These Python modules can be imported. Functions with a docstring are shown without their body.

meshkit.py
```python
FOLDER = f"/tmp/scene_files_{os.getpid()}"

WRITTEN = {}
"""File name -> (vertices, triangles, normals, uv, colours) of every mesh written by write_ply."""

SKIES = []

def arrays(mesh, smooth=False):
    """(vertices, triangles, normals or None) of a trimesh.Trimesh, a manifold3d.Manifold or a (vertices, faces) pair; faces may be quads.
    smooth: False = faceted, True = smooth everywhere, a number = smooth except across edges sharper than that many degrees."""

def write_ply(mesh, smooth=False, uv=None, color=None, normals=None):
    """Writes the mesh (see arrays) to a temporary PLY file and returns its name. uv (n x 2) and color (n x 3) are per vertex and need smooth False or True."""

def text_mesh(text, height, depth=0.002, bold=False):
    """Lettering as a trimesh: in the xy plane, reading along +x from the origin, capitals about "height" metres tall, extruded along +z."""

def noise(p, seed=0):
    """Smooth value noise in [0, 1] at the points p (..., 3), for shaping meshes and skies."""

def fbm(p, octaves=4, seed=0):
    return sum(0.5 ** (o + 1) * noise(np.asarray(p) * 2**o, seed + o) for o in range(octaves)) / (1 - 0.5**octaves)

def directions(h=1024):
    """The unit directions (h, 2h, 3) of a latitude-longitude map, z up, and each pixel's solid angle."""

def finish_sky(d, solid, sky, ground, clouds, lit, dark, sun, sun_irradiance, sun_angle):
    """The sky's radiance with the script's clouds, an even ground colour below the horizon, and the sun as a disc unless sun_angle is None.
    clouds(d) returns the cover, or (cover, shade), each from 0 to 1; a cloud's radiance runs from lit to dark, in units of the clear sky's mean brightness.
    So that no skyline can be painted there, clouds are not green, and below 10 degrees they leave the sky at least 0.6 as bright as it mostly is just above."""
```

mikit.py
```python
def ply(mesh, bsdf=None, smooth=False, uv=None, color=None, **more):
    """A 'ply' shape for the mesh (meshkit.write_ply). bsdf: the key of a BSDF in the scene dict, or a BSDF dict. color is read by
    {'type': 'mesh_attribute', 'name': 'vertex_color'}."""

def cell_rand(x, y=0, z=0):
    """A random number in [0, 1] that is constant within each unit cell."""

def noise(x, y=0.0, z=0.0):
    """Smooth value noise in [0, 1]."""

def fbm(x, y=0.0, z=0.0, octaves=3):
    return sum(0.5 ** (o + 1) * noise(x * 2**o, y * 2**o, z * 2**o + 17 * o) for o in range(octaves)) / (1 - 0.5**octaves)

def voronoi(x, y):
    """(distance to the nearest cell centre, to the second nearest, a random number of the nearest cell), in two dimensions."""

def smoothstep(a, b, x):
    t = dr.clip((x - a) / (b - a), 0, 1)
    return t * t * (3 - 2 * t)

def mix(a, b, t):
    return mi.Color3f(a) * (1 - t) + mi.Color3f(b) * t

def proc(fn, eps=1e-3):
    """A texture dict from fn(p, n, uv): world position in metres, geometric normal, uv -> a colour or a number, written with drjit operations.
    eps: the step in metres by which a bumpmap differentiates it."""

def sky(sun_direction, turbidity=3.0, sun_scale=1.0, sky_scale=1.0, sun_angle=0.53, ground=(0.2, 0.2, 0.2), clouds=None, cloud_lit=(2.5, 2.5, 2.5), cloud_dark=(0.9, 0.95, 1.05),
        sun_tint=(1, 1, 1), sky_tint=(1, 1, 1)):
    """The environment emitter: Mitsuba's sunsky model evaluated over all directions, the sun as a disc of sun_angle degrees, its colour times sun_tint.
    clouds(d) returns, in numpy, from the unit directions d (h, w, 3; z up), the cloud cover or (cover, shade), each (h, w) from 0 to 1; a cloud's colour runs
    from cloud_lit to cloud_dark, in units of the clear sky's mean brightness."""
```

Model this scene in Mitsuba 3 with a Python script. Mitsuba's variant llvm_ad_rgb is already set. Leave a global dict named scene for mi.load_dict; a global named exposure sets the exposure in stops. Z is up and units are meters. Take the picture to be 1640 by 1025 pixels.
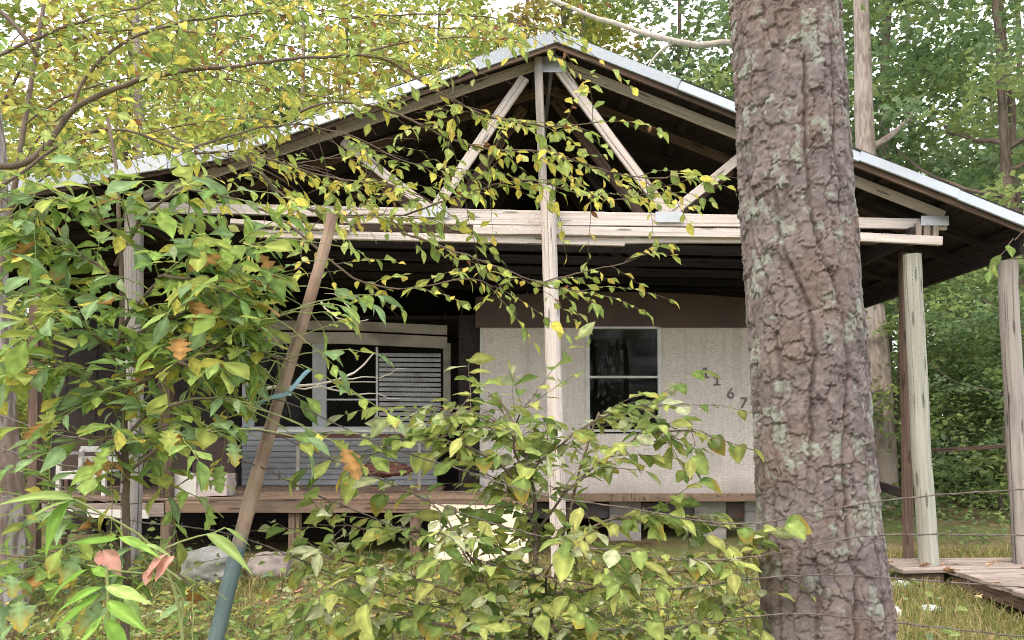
import math, random
import numpy as np, trimesh, drjit as dr, mitsuba as mi
import mikit, meshkit
from mikit import noise, fbm, smoothstep, mix, voronoi
T = mi.ScalarTransform4f
random.seed(11)
RNG = np.random.default_rng(11)
scene, labels = {}, {}

# ---------------------------------------------------------------- camera, sky, exposure
FOCAL, HORIZON, EYE = 1230.0, 690.0, 1.5          # in pixels of the 1640 x 1025 photograph; metres
PITCH = math.radians(3.0)
CENTRE_Y = HORIZON - FOCAL * math.tan(PITCH)
scene['camera'] = {'type': 'perspective', 'fov': math.degrees(2 * math.atan(820 / FOCAL)), 'fov_axis': 'x', 'near_clip': 0.05, 'far_clip': 900.0,
                   'principal_point_offset_y': (512.5 - CENTRE_Y) / 1025.0,
                   'to_world': T().look_at(origin=[0, 0, EYE], target=[0, math.cos(PITCH), EYE + math.sin(PITCH)], up=[0, 0, 1])}
scene['sky'] = mikit.sky([-0.35, -0.55, 0.76], turbidity=4, sun_scale=0.25, sun_angle=25, clouds=lambda d: 1.0, cloud_lit=(2.5, 2.5, 2.55))
exposure = 3.12


def at(px, py, Y):
    """The point at depth Y that stands at this pixel of the photograph."""
    u, v = (px - 820) / FOCAL, (CENTRE_Y - py) / FOCAL
    d = np.array([u, math.cos(PITCH) - v * math.sin(PITCH), math.sin(PITCH) + v * math.cos(PITCH)])
    return np.array([0, 0, EYE]) + d * (Y / d[1])


# ---------------------------------------------------------------- bookkeeping
used = {}


def numbered(name):
    n = used.get(name, -1) + 1
    used[name] = n
    return name if n == 0 else f'{name}_{n:03d}'


def tag(key, label=None, cat=None, group=None, kind=None):
    d = labels.setdefault(key, {})
    for k, v in (('label', label), ('category', cat), ('group', group), ('kind', kind)):
        if v:
            d[k] = v
    return key


def thing(name, label, cat, group=None):
    return tag(numbered(name), label, cat, group)


def put(name, mesh, bsdf, parent=None, smooth=False, uv=None, color=None):
    key = numbered(f'{parent}__{name}' if parent else name)
    scene[key] = mikit.ply(mesh, bsdf, smooth=smooth, uv=uv, color=color)
    return key


def put_copy(name, shape, matrix, parent):
    key = numbered(f'{parent}__{name}')
    scene[key] = {**shape, 'to_world': T(matrix)}
    return key


# ---------------------------------------------------------------- mesh helpers
def unit(v):
    v = np.asarray(v, float)
    return v / (np.linalg.norm(v) + 1e-12)


def board_geo(p0, p1, w, h, up=(0, 0, 1), c=0.004, bow=0.0, segs=2):
    """A sawn board: w across, h along 'up'; (vertices, faces, uv), uv in metres along and around."""
    p0, p1 = np.asarray(p0, float), np.asarray(p1, float)
    L = np.linalg.norm(p1 - p0)
    d = unit(p1 - p0)
    s = unit(np.cross(d, up))
    q = np.cross(s, d)
    a, b = w / 2, h / 2
    c = min(c, a * .5, b * .5)
    prof = np.array([[-a + c, -b], [a - c, -b], [a, -b + c], [a, b - c], [a - c, b], [-a + c, b], [-a, b - c], [-a, -b + c], [-a + c, -b]])
    per = np.r_[0, np.cumsum(np.linalg.norm(np.diff(prof, axis=0), axis=1))]
    o = random.uniform(0, 50)
    V, UV, Fc = [], [], []
    for i in range(segs + 1):
        t = i / segs
        base = p0 + d * L * t + q * bow * 4 * t * (1 - t)
        V.append(base + prof[:, :1] * s + prof[:, 1:] * q)
        UV.append(np.stack([np.full(9, o + L * t), per + o * .37], 1))
    for i in range(segs):
        for j in range(8):
            k = i * 9 + j
            Fc += [[k, k + 1, k + 10], [k, k + 10, k + 9]]
    n = (segs + 1) * 9
    V, UV = np.vstack(V), np.vstack(UV)
    for end, flip in ((0, True), (segs, False)):
        ring = V[end * 9:end * 9 + 8]
        V = np.vstack([V, ring])
        UV = np.vstack([UV, prof[:8] + [o, o]])
        for j in range(1, 7):
            Fc.append([n, n + j + 1, n + j] if flip else [n, n + j, n + j + 1])
        n += 8
    return V, np.array(Fc), UV


def join(geos):
    V, Fc, U, o = [], [], [], 0
    for v, f, u in geos:
        V.append(v); Fc.append(np.asarray(f) + o); U.append(u)
        o += len(v)
    return np.vstack(V), np.vstack(Fc), np.vstack(U)


def put_geo(name, geo, bsdf, parent=None, smooth=False):
    return put(name, (geo[0], geo[1]), bsdf, parent, smooth=smooth, uv=geo[2])


def board(name, p0, p1, w, h, bsdf, parent, **k):
    return put_geo(name, board_geo(p0, p1, w, h, **k), bsdf, parent)


def tube_geo(points, radii, sides=8, rough=0.0, seed=0, cap=True):
    """A tapered tube with uv in metres along and around."""
    p = np.asarray(points, float)
    r = np.broadcast_to(np.asarray(radii, float), (len(p),))
    t = np.gradient(p, axis=0)
    t /= np.linalg.norm(t, axis=1, keepdims=True) + 1e-12
    ref = np.array([1.0, 0.13, 0.07]) if abs(t[0][0]) < .9 else np.array([0.05, 1, 0.1])
    a = np.cross(t, ref); a /= np.linalg.norm(a, axis=1, keepdims=True)
    b = np.cross(t, a)
    ang = np.arange(sides + 1) * 2 * np.pi / sides
    rr = np.repeat(r[:, None], sides + 1, 1)
    if rough:
        q = p[:, None] + np.cos(ang)[None, :, None] * a[:, None] * .3 + np.sin(ang)[None, :, None] * b[:, None] * .3
        rr = rr * (1 + rough * (meshkit.fbm(q * 9, 3, seed) - .5) * 2)
    v = p[:, None] + rr[..., None] * (np.cos(ang)[None, :, None] * a[:, None] + np.sin(ang)[None, :, None] * b[:, None])
    along = np.r_[0, np.cumsum(np.linalg.norm(np.diff(p, axis=0), axis=1))] + seed * 3.1
    uv = np.stack([np.repeat(along[:, None], sides + 1, 1), np.repeat((ang * r.mean())[None], len(p), 0)], -1)
    i, j = np.meshgrid(np.arange(len(p) - 1), np.arange(sides), indexing='ij')
    k = i * (sides + 1) + j
    f = np.vstack([np.stack([k, k + 1, k + sides + 2], -1).reshape(-1, 3), np.stack([k, k + sides + 2, k + sides + 1], -1).reshape(-1, 3)])
    v, uv = v.reshape(-1, 3), uv.reshape(-1, 2)
    if cap and sides > 4:
        for ring, mid in ((np.arange(sides), p[0]), (np.arange(sides) + (len(p) - 1) * (sides + 1), p[-1])):
            v, uv = np.vstack([v, mid]), np.vstack([uv, uv[ring[0]]])
            f = np.vstack([f, np.stack([ring, np.roll(ring, -1), np.full(sides, len(v) - 1)], 1)])
    return v, f[:, ::-1], uv


def curve(points, n, wob=0.0, seed=0):
    """A smooth polyline through the points."""
    p = np.asarray(points, float)
    if len(p) == 2:
        out = p[0] + (p[1] - p[0]) * np.linspace(0, 1, n)[:, None]
    else:
        from scipy.interpolate import CubicSpline
        s = np.r_[0, np.cumsum(np.linalg.norm(np.diff(p, axis=0), axis=1) + 1e-6)]
        out = CubicSpline(s, p)(np.linspace(0, s[-1], n))
    if wob:
        g = np.random.default_rng(seed)
        w = np.cumsum(g.normal(0, 1, (n, 3)), 0)
        w -= np.linspace(0, 1, n)[:, None] * w[-1]
        out = out + w * wob / math.sqrt(n)
    return out


# ---------------------------------------------------------------- materials
def wood(key, ca, cb, cc, rough=0.75, grain=85.0, bump=0.0):
    def col(p, n, uv):
        g = fbm(uv.x * 2.5, uv.y * grain, 0.3, octaves=3)
        s = noise(uv.x * 1.1, uv.y * 7, 4.0)
        st = fbm(p.x * 5 + p.y * 3, p.z * 5, p.y * 4, octaves=2)
        m = mix(ca, cb, smoothstep(.25, .75, g))
        m = mix(m, cc, smoothstep(.5, .85, s) * .55 + smoothstep(.55, .8, st) * .3)
        f1, f2, fr = voronoi(uv.x * 1.7, uv.y * 11)
        m = m * (1 - .6 * smoothstep(.16, .08, f1) * smoothstep(.45, .5, fr))
        return m * (1 - .65 * smoothstep(.80, .86, noise(uv.x * .9, uv.y * 130, 7.0)))
    scene[key] = {'type': 'twosided', 'bsdf': {'type': 'principled', 'base_color': mikit.proc(col), 'roughness': rough, 'specular': 0.3}}


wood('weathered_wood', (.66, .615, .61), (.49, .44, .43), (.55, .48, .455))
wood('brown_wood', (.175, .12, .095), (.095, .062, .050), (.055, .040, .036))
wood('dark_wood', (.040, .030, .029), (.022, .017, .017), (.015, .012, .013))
wood('deck_wood', (.33, .23, .17), (.20, .14, .105), (.13, .10, .08))
wood('post_wood', (.40, .41, .365), (.29, .295, .265), (.31, .29, .25), grain=50)
wood('grey_post_wood', (.36, .33, .32), (.22, .20, .195), (.30, .28, .27), grain=50)
wood('plank_wood', (.37, .31, .285), (.23, .19, .17), (.17, .14, .12))


def plain(key, c, rough=.6, var=.25, scale=6.0, metallic=0.0, spec=.4, stain=None):
    def col(p, n, uv):
        a = fbm(p.x * scale, p.y * scale, p.z * scale, octaves=3)
        m = mi.Color3f(c) * (1 - var + 2 * var * a)
        if stain is not None:
            s = fbm(p.x * scale * .35 + 3, p.y * scale * .35, p.z * scale * .5 + 9, octaves=3)
            m = mix(m, stain, smoothstep(.5, .72, s) * .7)
        return m
    scene[key] = {'type': 'twosided', 'bsdf': {'type': 'principled', 'base_color': mikit.proc(col), 'roughness': rough, 'metallic': metallic, 'specular': spec}}


def emboss(p):
    """Rows of small brick-like blocks pressed into the panel."""
    z = p.z / .036 + .25 * noise(p.x * 12, p.z * 20, 0)
    x = p.x / .11 + .5 * (dr.floor(z) - 2 * dr.floor(z / 2)) + .3 * noise(p.x * 9, p.z * 30, 5)
    fz, fx = dr.abs(z - dr.floor(z) - .5), dr.abs(x - dr.floor(x) - .5)
    return smoothstep(.5, .36, fz) * smoothstep(.5, .44, fx)


def wall_col(p, n, uv):
    rib = noise(p.x * 40, p.z * 150, 1.0) * .6 + noise(p.x * 190, p.z * 9, 2.0) * .4
    st = fbm(p.x * 1.6, p.z * .9, 5.0, octaves=4)
    rib = rib * .85 + .15 * emboss(p)
    m = mix((.60, .545, .53), (.78, .725, .71), smoothstep(.25, .7, rib))
    m = mix(m, (.50, .46, .44), smoothstep(.55, .78, st) * .45)
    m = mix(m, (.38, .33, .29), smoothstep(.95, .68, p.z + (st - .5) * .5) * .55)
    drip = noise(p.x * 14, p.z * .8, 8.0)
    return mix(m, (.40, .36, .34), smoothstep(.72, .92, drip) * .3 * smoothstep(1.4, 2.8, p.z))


def wall_bump(p, n, uv):
    return noise(p.x * 55, p.z * 120, 1.0) + noise(p.x * 160, p.z * 25, 2.0) * .6 + .9 * emboss(p)


scene['stucco_panel'] = {'type': 'twosided', 'bsdf': {'type': 'bumpmap', 'height': mikit.proc(wall_bump), 'scale': .004,
                         'bsdf': {'type': 'principled', 'base_color': mikit.proc(wall_col), 'roughness': .6, 'specular': .3}}}
plain('roof_metal', (.62, .66, .72), .35, .12, 3.0, 0.0, .6, stain=(.45, .47, .50))
plain('trim_metal', (.36, .41, .48), .4, .10, 4.0, 0.0, .5, stain=(.30, .33, .37))
plain('plate_metal', (.50, .53, .58), .4, .2, 12.0, .5, .5)
plain('grey_siding', (.42, .44, .47), .4, .15, 5.0, 0.0, .6, stain=(.42, .42, .44))
plain('aluminium', (.55, .56, .56), .4, .15, 8.0, .3, .5)
plain('louver_metal', (.62, .63, .65), .3, .2, 9.0, 0.3, .6, stain=(.36, .34, .32))
plain('beige_board', (.42, .39, .35), .7, .3, 5.0, stain=(.17, .15, .13))
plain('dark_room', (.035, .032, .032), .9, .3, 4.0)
plain('steel_frame', (.11, .095, .105), .6, .3, 6.0, stain=(.14, .07, .045))
plain('plywood_pale', (.78, .68, .53), .7, .10, 3.0, stain=(.66, .55, .42))
plain('white_paint', (.70, .69, .66), .5, .15, 6.0, stain=(.48, .45, .40))
plain('pink_plastic', (.58, .50, .50), .6, .2, 7.0, stain=(.42, .36, .35))
plain('red_board', (.13, .055, .045), .5, .3, 6.0)
plain('stone', (.27, .275, .275), .85, .4, 14.0, stain=(.13, .15, .10))
plain('pink_stone', (.27, .235, .23), .85, .4, 14.0, stain=(.15, .14, .11))
plain('block', (.34, .32, .31), .9, .3, 10.0, stain=(.20, .19, .17))
plain('blue_plastic', (.27, .47, .60), .4, .2, 30.0)
plain('pale_plastic', (.62, .74, .78), .4, .15, 12.0)
plain('number_black', (.17, .145, .15), .5, .2, 20.0)
plain('wire_steel', (.15, .125, .12), .55, .4, 15.0, .4)
plain('twig_bark', (.15, .115, .095), .85, .4, 14.0)
plain('pale_twig', (.55, .50, .46), .8, .3, 18.0)
plain('green_stem', (.22, .26, .10), .7, .3, 14.0)


def post_col(p, n, uv):
    w = fbm(p.x * 14, p.y * 14, p.z * 9, octaves=3)
    m = mix((.21, .135, .10), (.33, .235, .18), smoothstep(.3, .7, w))
    teal = smoothstep(1.22, 1.0, p.z + (w - .5) * .7)
    return mix(m, mix((.075, .125, .14), (.13, .18, .185), w), teal)


scene['painted_pole'] = {'type': 'twosided', 'bsdf': {'type': 'principled', 'base_color': mikit.proc(post_col), 'roughness': .6}}


def ground_col(p, n, uv):
    a = fbm(p.x * 3, p.y * 3, 0, octaves=4)
    b = noise(p.x * 26, p.y * 26, 2.0)
    c = fbm(p.x * .6 + 4, p.y * .6, 1.0, octaves=3)
    m = mix((.12, .095, .055), (.23, .185, .11), smoothstep(.3, .7, a))
    m = mix(m, (.30, .22, .15), smoothstep(.6, .9, b) * .6)
    return mix(m, (.16, .19, .07), smoothstep(.38, .6, c) * .8)


scene['soil'] = {'type': 'twosided', 'bsdf': {'type': 'diffuse', 'reflectance': mikit.proc(ground_col)}}


def bark_tex(key, ca, cb, cc):
    def col(p, n, uv):
        g = fbm(uv.x * 7, uv.y * 34, 0, octaves=3)
        s = fbm(p.x * 2.2, p.y * 2.2, p.z * 1.2, octaves=3)
        return mix(mix(ca, cb, smoothstep(.3, .7, g)), cc, smoothstep(.52, .7, s) * .7)
    def bump(p, n, uv):
        return fbm(uv.x * 7, uv.y * 34, 0, octaves=3)
    scene[key] = {'type': 'twosided', 'bsdf': {'type': 'bumpmap', 'height': mikit.proc(bump), 'scale': .02, 'bsdf': {'type': 'diffuse', 'reflectance': mikit.proc(col)}}}


bark_tex('pine_bark', (.34, .295, .275), (.23, .19, .175), (.37, .335, .31))
bark_tex('dark_bark', (.15, .12, .10), (.085, .068, .058), (.19, .17, .14))
bark_tex('pale_bark', (.42, .40, .39), (.17, .145, .135), (.20, .135, .11))
VC = {'type': 'mesh_attribute', 'name': 'vertex_color'}
scene['plate_bark'] = {'type': 'twosided', 'bsdf': {'type': 'principled', 'base_color': VC, 'roughness': .85, 'specular': .25}}
scene['leaf'] = {'type': 'principledthin', 'base_color': VC, 'roughness': .33, 'diff_trans': .85, 'eta': 1.5}
scene['far_leaf'] = {'type': 'principledthin', 'base_color': VC, 'roughness': .5, 'diff_trans': 1.0, 'eta': 1.45}
scene['dry_leaf'] = {'type': 'twosided', 'bsdf': {'type': 'principled', 'base_color': VC, 'roughness': .7}}
scene['window_glass'] = {'type': 'thindielectric', 'int_ior': 1.13}

# ---------------------------------------------------------------- ground
def ground_z(x, y):
    x, y = np.asarray(x, float), np.asarray(y, float)
    t = np.clip((y - 5.0) / 2.6, 0, 1)
    z = .10 * t * t * (3 - 2 * t) + .06 * (meshkit.fbm(np.stack([x * .7, y * .7, 0 * x], -1), 3, 5) - .5)
    return z + np.clip(np.hypot(x, y) - 30, 0, 400) * .012 + .03 * np.clip(x - 2, 0, 4) * t


def make_ground():
    def axis(lo, hi, far):
        fine = np.arange(lo, hi, .12)
        g = np.geomspace(.2, far, 28)
        return np.r_[lo - g[::-1], fine, hi + g]
    xs, ys = axis(-7, 7, 400), axis(1.5, 11.5, 400)
    X, Y = np.meshgrid(xs, ys)
    v = np.stack([X, Y, ground_z(X, Y)], -1).reshape(-1, 3)
    n = len(xs)
    i, j = np.meshgrid(np.arange(len(ys) - 1), np.arange(n - 1), indexing='ij')
    k = (i * n + j).ravel()
    f = np.vstack([np.stack([k, k + 1, k + n + 1], 1), np.stack([k, k + n + 1, k + n], 1)])
    tag(put('ground', (v, f), 'soil', smooth=True), kind='structure')


make_ground()

# ---------------------------------------------------------------- the shelter: trusses, roof and posts
RIDGE = np.array([.40, 5.18])
Y0 = 7.2                                              # the front truss
barn = thing('pole_shelter', 'open-fronted gabled shelter with weathered timber trusses and metal roof over the trailer home', 'shelter')


def roof_z(x):
    if x > RIDGE[0]:
        return RIDGE[1] - .405 * (x - RIDGE[0])
    if x > -2.6:
        return RIDGE[1] - .36 * (RIDGE[0] - x)
    return RIDGE[1] - .36 * (RIDGE[0] + 2.6) - .175 * (-2.6 - x)


def p3(x, z, y):
    return np.array([x, y, z])


def chord_z(x):
    return 3.62 - .022 * (x + 3.5)


def make_truss(k):
    y = Y0 + .61 * k
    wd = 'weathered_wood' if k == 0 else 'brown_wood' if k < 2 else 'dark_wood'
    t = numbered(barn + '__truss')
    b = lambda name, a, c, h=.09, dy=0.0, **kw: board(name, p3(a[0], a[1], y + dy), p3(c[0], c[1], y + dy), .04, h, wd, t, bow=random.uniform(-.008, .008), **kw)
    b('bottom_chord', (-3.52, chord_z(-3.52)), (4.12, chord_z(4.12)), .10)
    b('top_chord', (-3.5, 3.73), (.36, 5.05), .09)
    b('top_chord', (4.1, 3.54), (.42, 5.03), .09)
    b('web_brace', (.44, 4.96), (1.46, chord_z(1.46) + .05), .10, dy=-.042 if k == 0 else .0435)
    b('web_brace', (.12, 4.86), (-.72, chord_z(-.72) + .05), .10, dy=-.042 if k == 0 else .0435)
    b('web_brace', (2.28, 4.20), (1.50, chord_z(1.5) + .05), .09, dy=.0435)
    b('web_brace', (-1.62, 4.28), (-.78, chord_z(-.78) + .05), .09, dy=.0435)
    if k == 0:
        for (x, z, w, h) in ((.40, 4.98, .22, .15), (1.48, chord_z(1.48), .26, .10), (-.74, chord_z(-.74), .26, .10), (3.98, chord_z(3.98) + .02, .26, .09)):
            put('nail_plate', trimesh.creation.box((w, .004, h), trimesh.transformations.translation_matrix((x, y - .068, z))), 'plate_metal', t)
    return t


for k in range(7):
    tk = make_truss(k)
tag(barn + '__truss', 'bleached grey front truss with its webs facing the viewer')
# doubled beam boards below the front truss
b0 = lambda a, c, h, dy, mat='weathered_wood', w=.04: board('beam_board', at(a[0], a[1], Y0 + dy), at(c[0], c[1], Y0 + dy), w, h, mat, barn, bow=random.uniform(-.006, .006))
b0((545, 354), (1190, 360), .045, -.02)
b0((758, 368), (1205, 374), .085, -.075)
b0((1195, 373), (1508, 386), .082, -.075)
b0((400, 374), (1000, 388), .075, -.03)
b0((370, 355), (560, 366), .05, -.07)
b0((1000, 385), (1200, 384), .065, -.028)
for x in (1470, 1484, 1497):
    board('spacer_block', at(x, 358, Y0 - .05), at(x, 380, Y0 - .05), .055, .04, 'plank_wood', barn, up=(0, 1, 0))
# roof sheets, decking, purlins, rake trim
YF, YB = 6.92, 19.0


def roof_sheet(x0, x1, y0, y1, lift):
    """A ribbed metal sheet from y0 to y1 between two x of one slope."""
    n = max(2, int(round((y1 - y0) / .075)))
    ys = np.linspace(y0, y1, n * 2 + 1)
    rib = np.where(np.arange(len(ys)) % 4 == 1, .02, 0.0)
    v = np.array([[x, y, roof_z(x) + lift + r] for x in (x0, x1) for y, r in zip(ys, rib)])
    m = len(ys)
    i = np.arange(m - 1)
    f = np.vstack([np.stack([i, i + 1, i + m + 1], 1), np.stack([i, i + m + 1, i + m], 1)])
    if x0 < x1:
        f = f[:, ::-1]
    return v, f


slopes = [(RIDGE[0], 4.92), (RIDGE[0] - 1e-4, -2.6), (-2.6 - 1e-4, -6.6)]
for (xa, xb) in slopes:
    y = YF
    while y < YB - .1:
        y1 = min(y + .9, YB)
        put('roof_sheet', roof_sheet(xa, xb, y, y1, .03), 'roof_metal', barn)
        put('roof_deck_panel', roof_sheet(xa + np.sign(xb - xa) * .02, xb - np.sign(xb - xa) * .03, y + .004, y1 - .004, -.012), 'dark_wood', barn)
        y = y1
for (xa, xb) in slopes:
    n = int(abs(xb - xa) / .6)
    for i in range(n + 1):
        x = xa + (xb - xa) * (i + .25) / (n + .6)
        s = 1.0 if xb > xa else -1.0
        sl = (roof_z(x + .01) - roof_z(x - .01)) / .02
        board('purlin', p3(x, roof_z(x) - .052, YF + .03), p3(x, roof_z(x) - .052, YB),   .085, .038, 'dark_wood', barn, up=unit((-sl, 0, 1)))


def rake(x0, x1, name='rake_trim', h=.13, y=YF - .012, drop=.045, mat='trim_metal', th=.02):
    board(name, p3(x0, roof_z(x0) - drop, y), p3(x1, roof_z(x1) - drop, y), th, h, mat, barn, up=(0, 0, 1), c=.002, segs=1)


def rake_run(xa, xb, h, step):
    """Short lapped lengths of trim, each bent a little differently."""
    x, d = xa, 1 if xb > xa else -1
    while d * (xb - x) > .05:
        x1 = x + d * min(step * random.uniform(.6, 1.3), abs(xb - x))
        j = lambda: random.uniform(-.007, .007)
        board('rake_trim', p3(x, roof_z(x) - .045 + j(), YF - .014 + j()), p3(x1 - d * .003, roof_z(x1) - .045 + j(), YF - .014 + j()), .018, h + j(), 'trim_metal', barn,
              up=unit((0, random.uniform(-.02, .42), 1)), c=.003, segs=2, bow=j() * .6)
        x = x1


rake_run(.40, 4.94, .112, .95)
rake_run(.396, -2.598, .115, .6)
rake_run(-2.603, -6.6, .14, .6)
for a, c in ((.40, 4.9), (.396, -2.598), (-2.603, -6.6)):
    rake(a, c, 'rake_board', .06, YF + .012, .115, 'brown_wood', .025)
# eave beams along the sides, carried by posts
board('eave_beam', p3(4.72, 3.22, YF + .1), p3(4.72, 3.22, YB), .05, .16, 'dark_wood', barn)
board('eave_beam', p3(3.76, 3.34, YF + .2), p3(3.76, 3.34, YB), .05, .14, 'dark_wood', barn)
board('eave_beam', p3(-3.5, 3.5, YF + .2), p3(-3.5, 3.5, YB), .05, .14, 'dark_wood', barn)
board('eave_beam', p3(-6.2, 3.3, YF + .1), p3(-6.2, 3.3, YB), .05, .16, 'dark_wood', barn)
for k in range(12):                                   # look-out rafters at the right side
    y = Y0 + .3 + .61 * k
    board('lookout_rafter', p3(3.6, roof_z(3.6) - .115, y), p3(4.86, roof_z(4.86) - .115, y), .04, .09, 'dark_wood', barn)
    board('lookout_rafter', p3(-3.4, roof_z(-3.4) - .115, y), p3(-6.5, roof_z(-6.5) - .115, y), .04, .09, 'dark_wood', barn)
# back gable closed with boards
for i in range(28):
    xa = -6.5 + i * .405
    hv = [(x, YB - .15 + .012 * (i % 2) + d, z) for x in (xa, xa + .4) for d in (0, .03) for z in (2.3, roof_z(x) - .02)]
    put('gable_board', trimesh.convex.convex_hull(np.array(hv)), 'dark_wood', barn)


def post(name, top, bottom, r, mat, parent=barn, seed=0, sides=14, square=False):
    p = curve([top, bottom], 16, .012, seed)
    if square:
        return board(name, p[0], p[-1], r * 2, r * 2, mat, parent, up=(0, 1, 0))
    return put_geo(name, tube_geo(p, np.linspace(r * .96, r * 1.04, 16), sides, .06, seed), mat, parent, smooth=True)


def ground_at(px, Y):
    x = at(px, 690, Y)[0]
    return np.array([x, Y, float(ground_z(x, Y)) - .12])


post('post', at(1461, 408, 7.12), ground_at(1483, 7.12), .083, 'post_wood', seed=1)
post('post', at(1614, 418, 7.16), ground_at(1634, 7.16), .085, 'grey_post_wood', seed=2)
post('post', at(215, 330, 7.2), ground_at(215, 7.2), .088, 'grey_post_wood', seed=3, square=False)
post('post', at(60, 340, 7.3), ground_at(62, 7.3), .045, 'brown_wood', seed=4, square=True)
post('post', at(1447, 405, 7.6), ground_at(1449, 7.6), .038, 'brown_wood', seed=5, square=True)
post('post', at(861, 92, 7.08), at(871, 330, 7.08), .038, 'grey_post_wood', seed=6, square=True)
post('centre_pole', at(877, 300, 7.0), ground_at(896, 7.05), .072, 'weathered_wood', seed=7)
post('post', p3(4.72, 3.15, 11.4), p3(4.74, -.05, 11.4), .08, 'grey_post_wood', seed=8)
board('side_rail', at(1405, 777, 9.2), at(1446, 790, 7.66), .04, .1, 'dark_wood', barn)
board('side_rail', at(1484, 722, 9.6), at(1622, 714, 9.0), .035, .05, 'brown_wood', barn)

# ---------------------------------------------------------------- the trailer home
home = thing('trailer_home', 'white-panelled trailer home with a tall dark sash window under the shelter roof', 'mobile home')
YW = 9.8
XL, XR = at(769, 600, YW)[0], 3.45
ZT, ZB = at(800, 525, YW)[2], at(800, 790, YW)[2]
WX0, WX1 = at(941, 600, YW)[0], at(1056, 600, YW)[0]
WZ0, WZ1 = at(1000, 692, YW)[2], at(1000, 523, YW)[2]


def box_at(x0, x1, y0, y1, z0, z1):
    return trimesh.creation.box((x1 - x0, y1 - y0, z1 - z0), trimesh.transformations.translation_matrix(((x0 + x1) / 2, (y0 + y1) / 2, (z0 + z1) / 2)))


def wall_panel(x0, x1, z0, z1):
    put('wall_panel', box_at(x0, x1, YW, YW + .05, z0, z1), 'stucco_panel', home)


xs = [XL, XL + 1.215, WX0]
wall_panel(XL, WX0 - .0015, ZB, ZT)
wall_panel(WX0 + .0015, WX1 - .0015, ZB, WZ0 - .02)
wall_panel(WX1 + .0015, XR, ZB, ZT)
board('corner_trim', p3(XL + .012, ZB, YW - .006), p3(XL + .012, ZT, YW - .006), .03, .02, 'aluminium', home, up=(0, 1, 0))
board('corner_trim', p3(XR, ZB, YW - .006), p3(XR, ZT, YW - .006), .04, .02, 'aluminium', home, up=(0, 1, 0))
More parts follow.
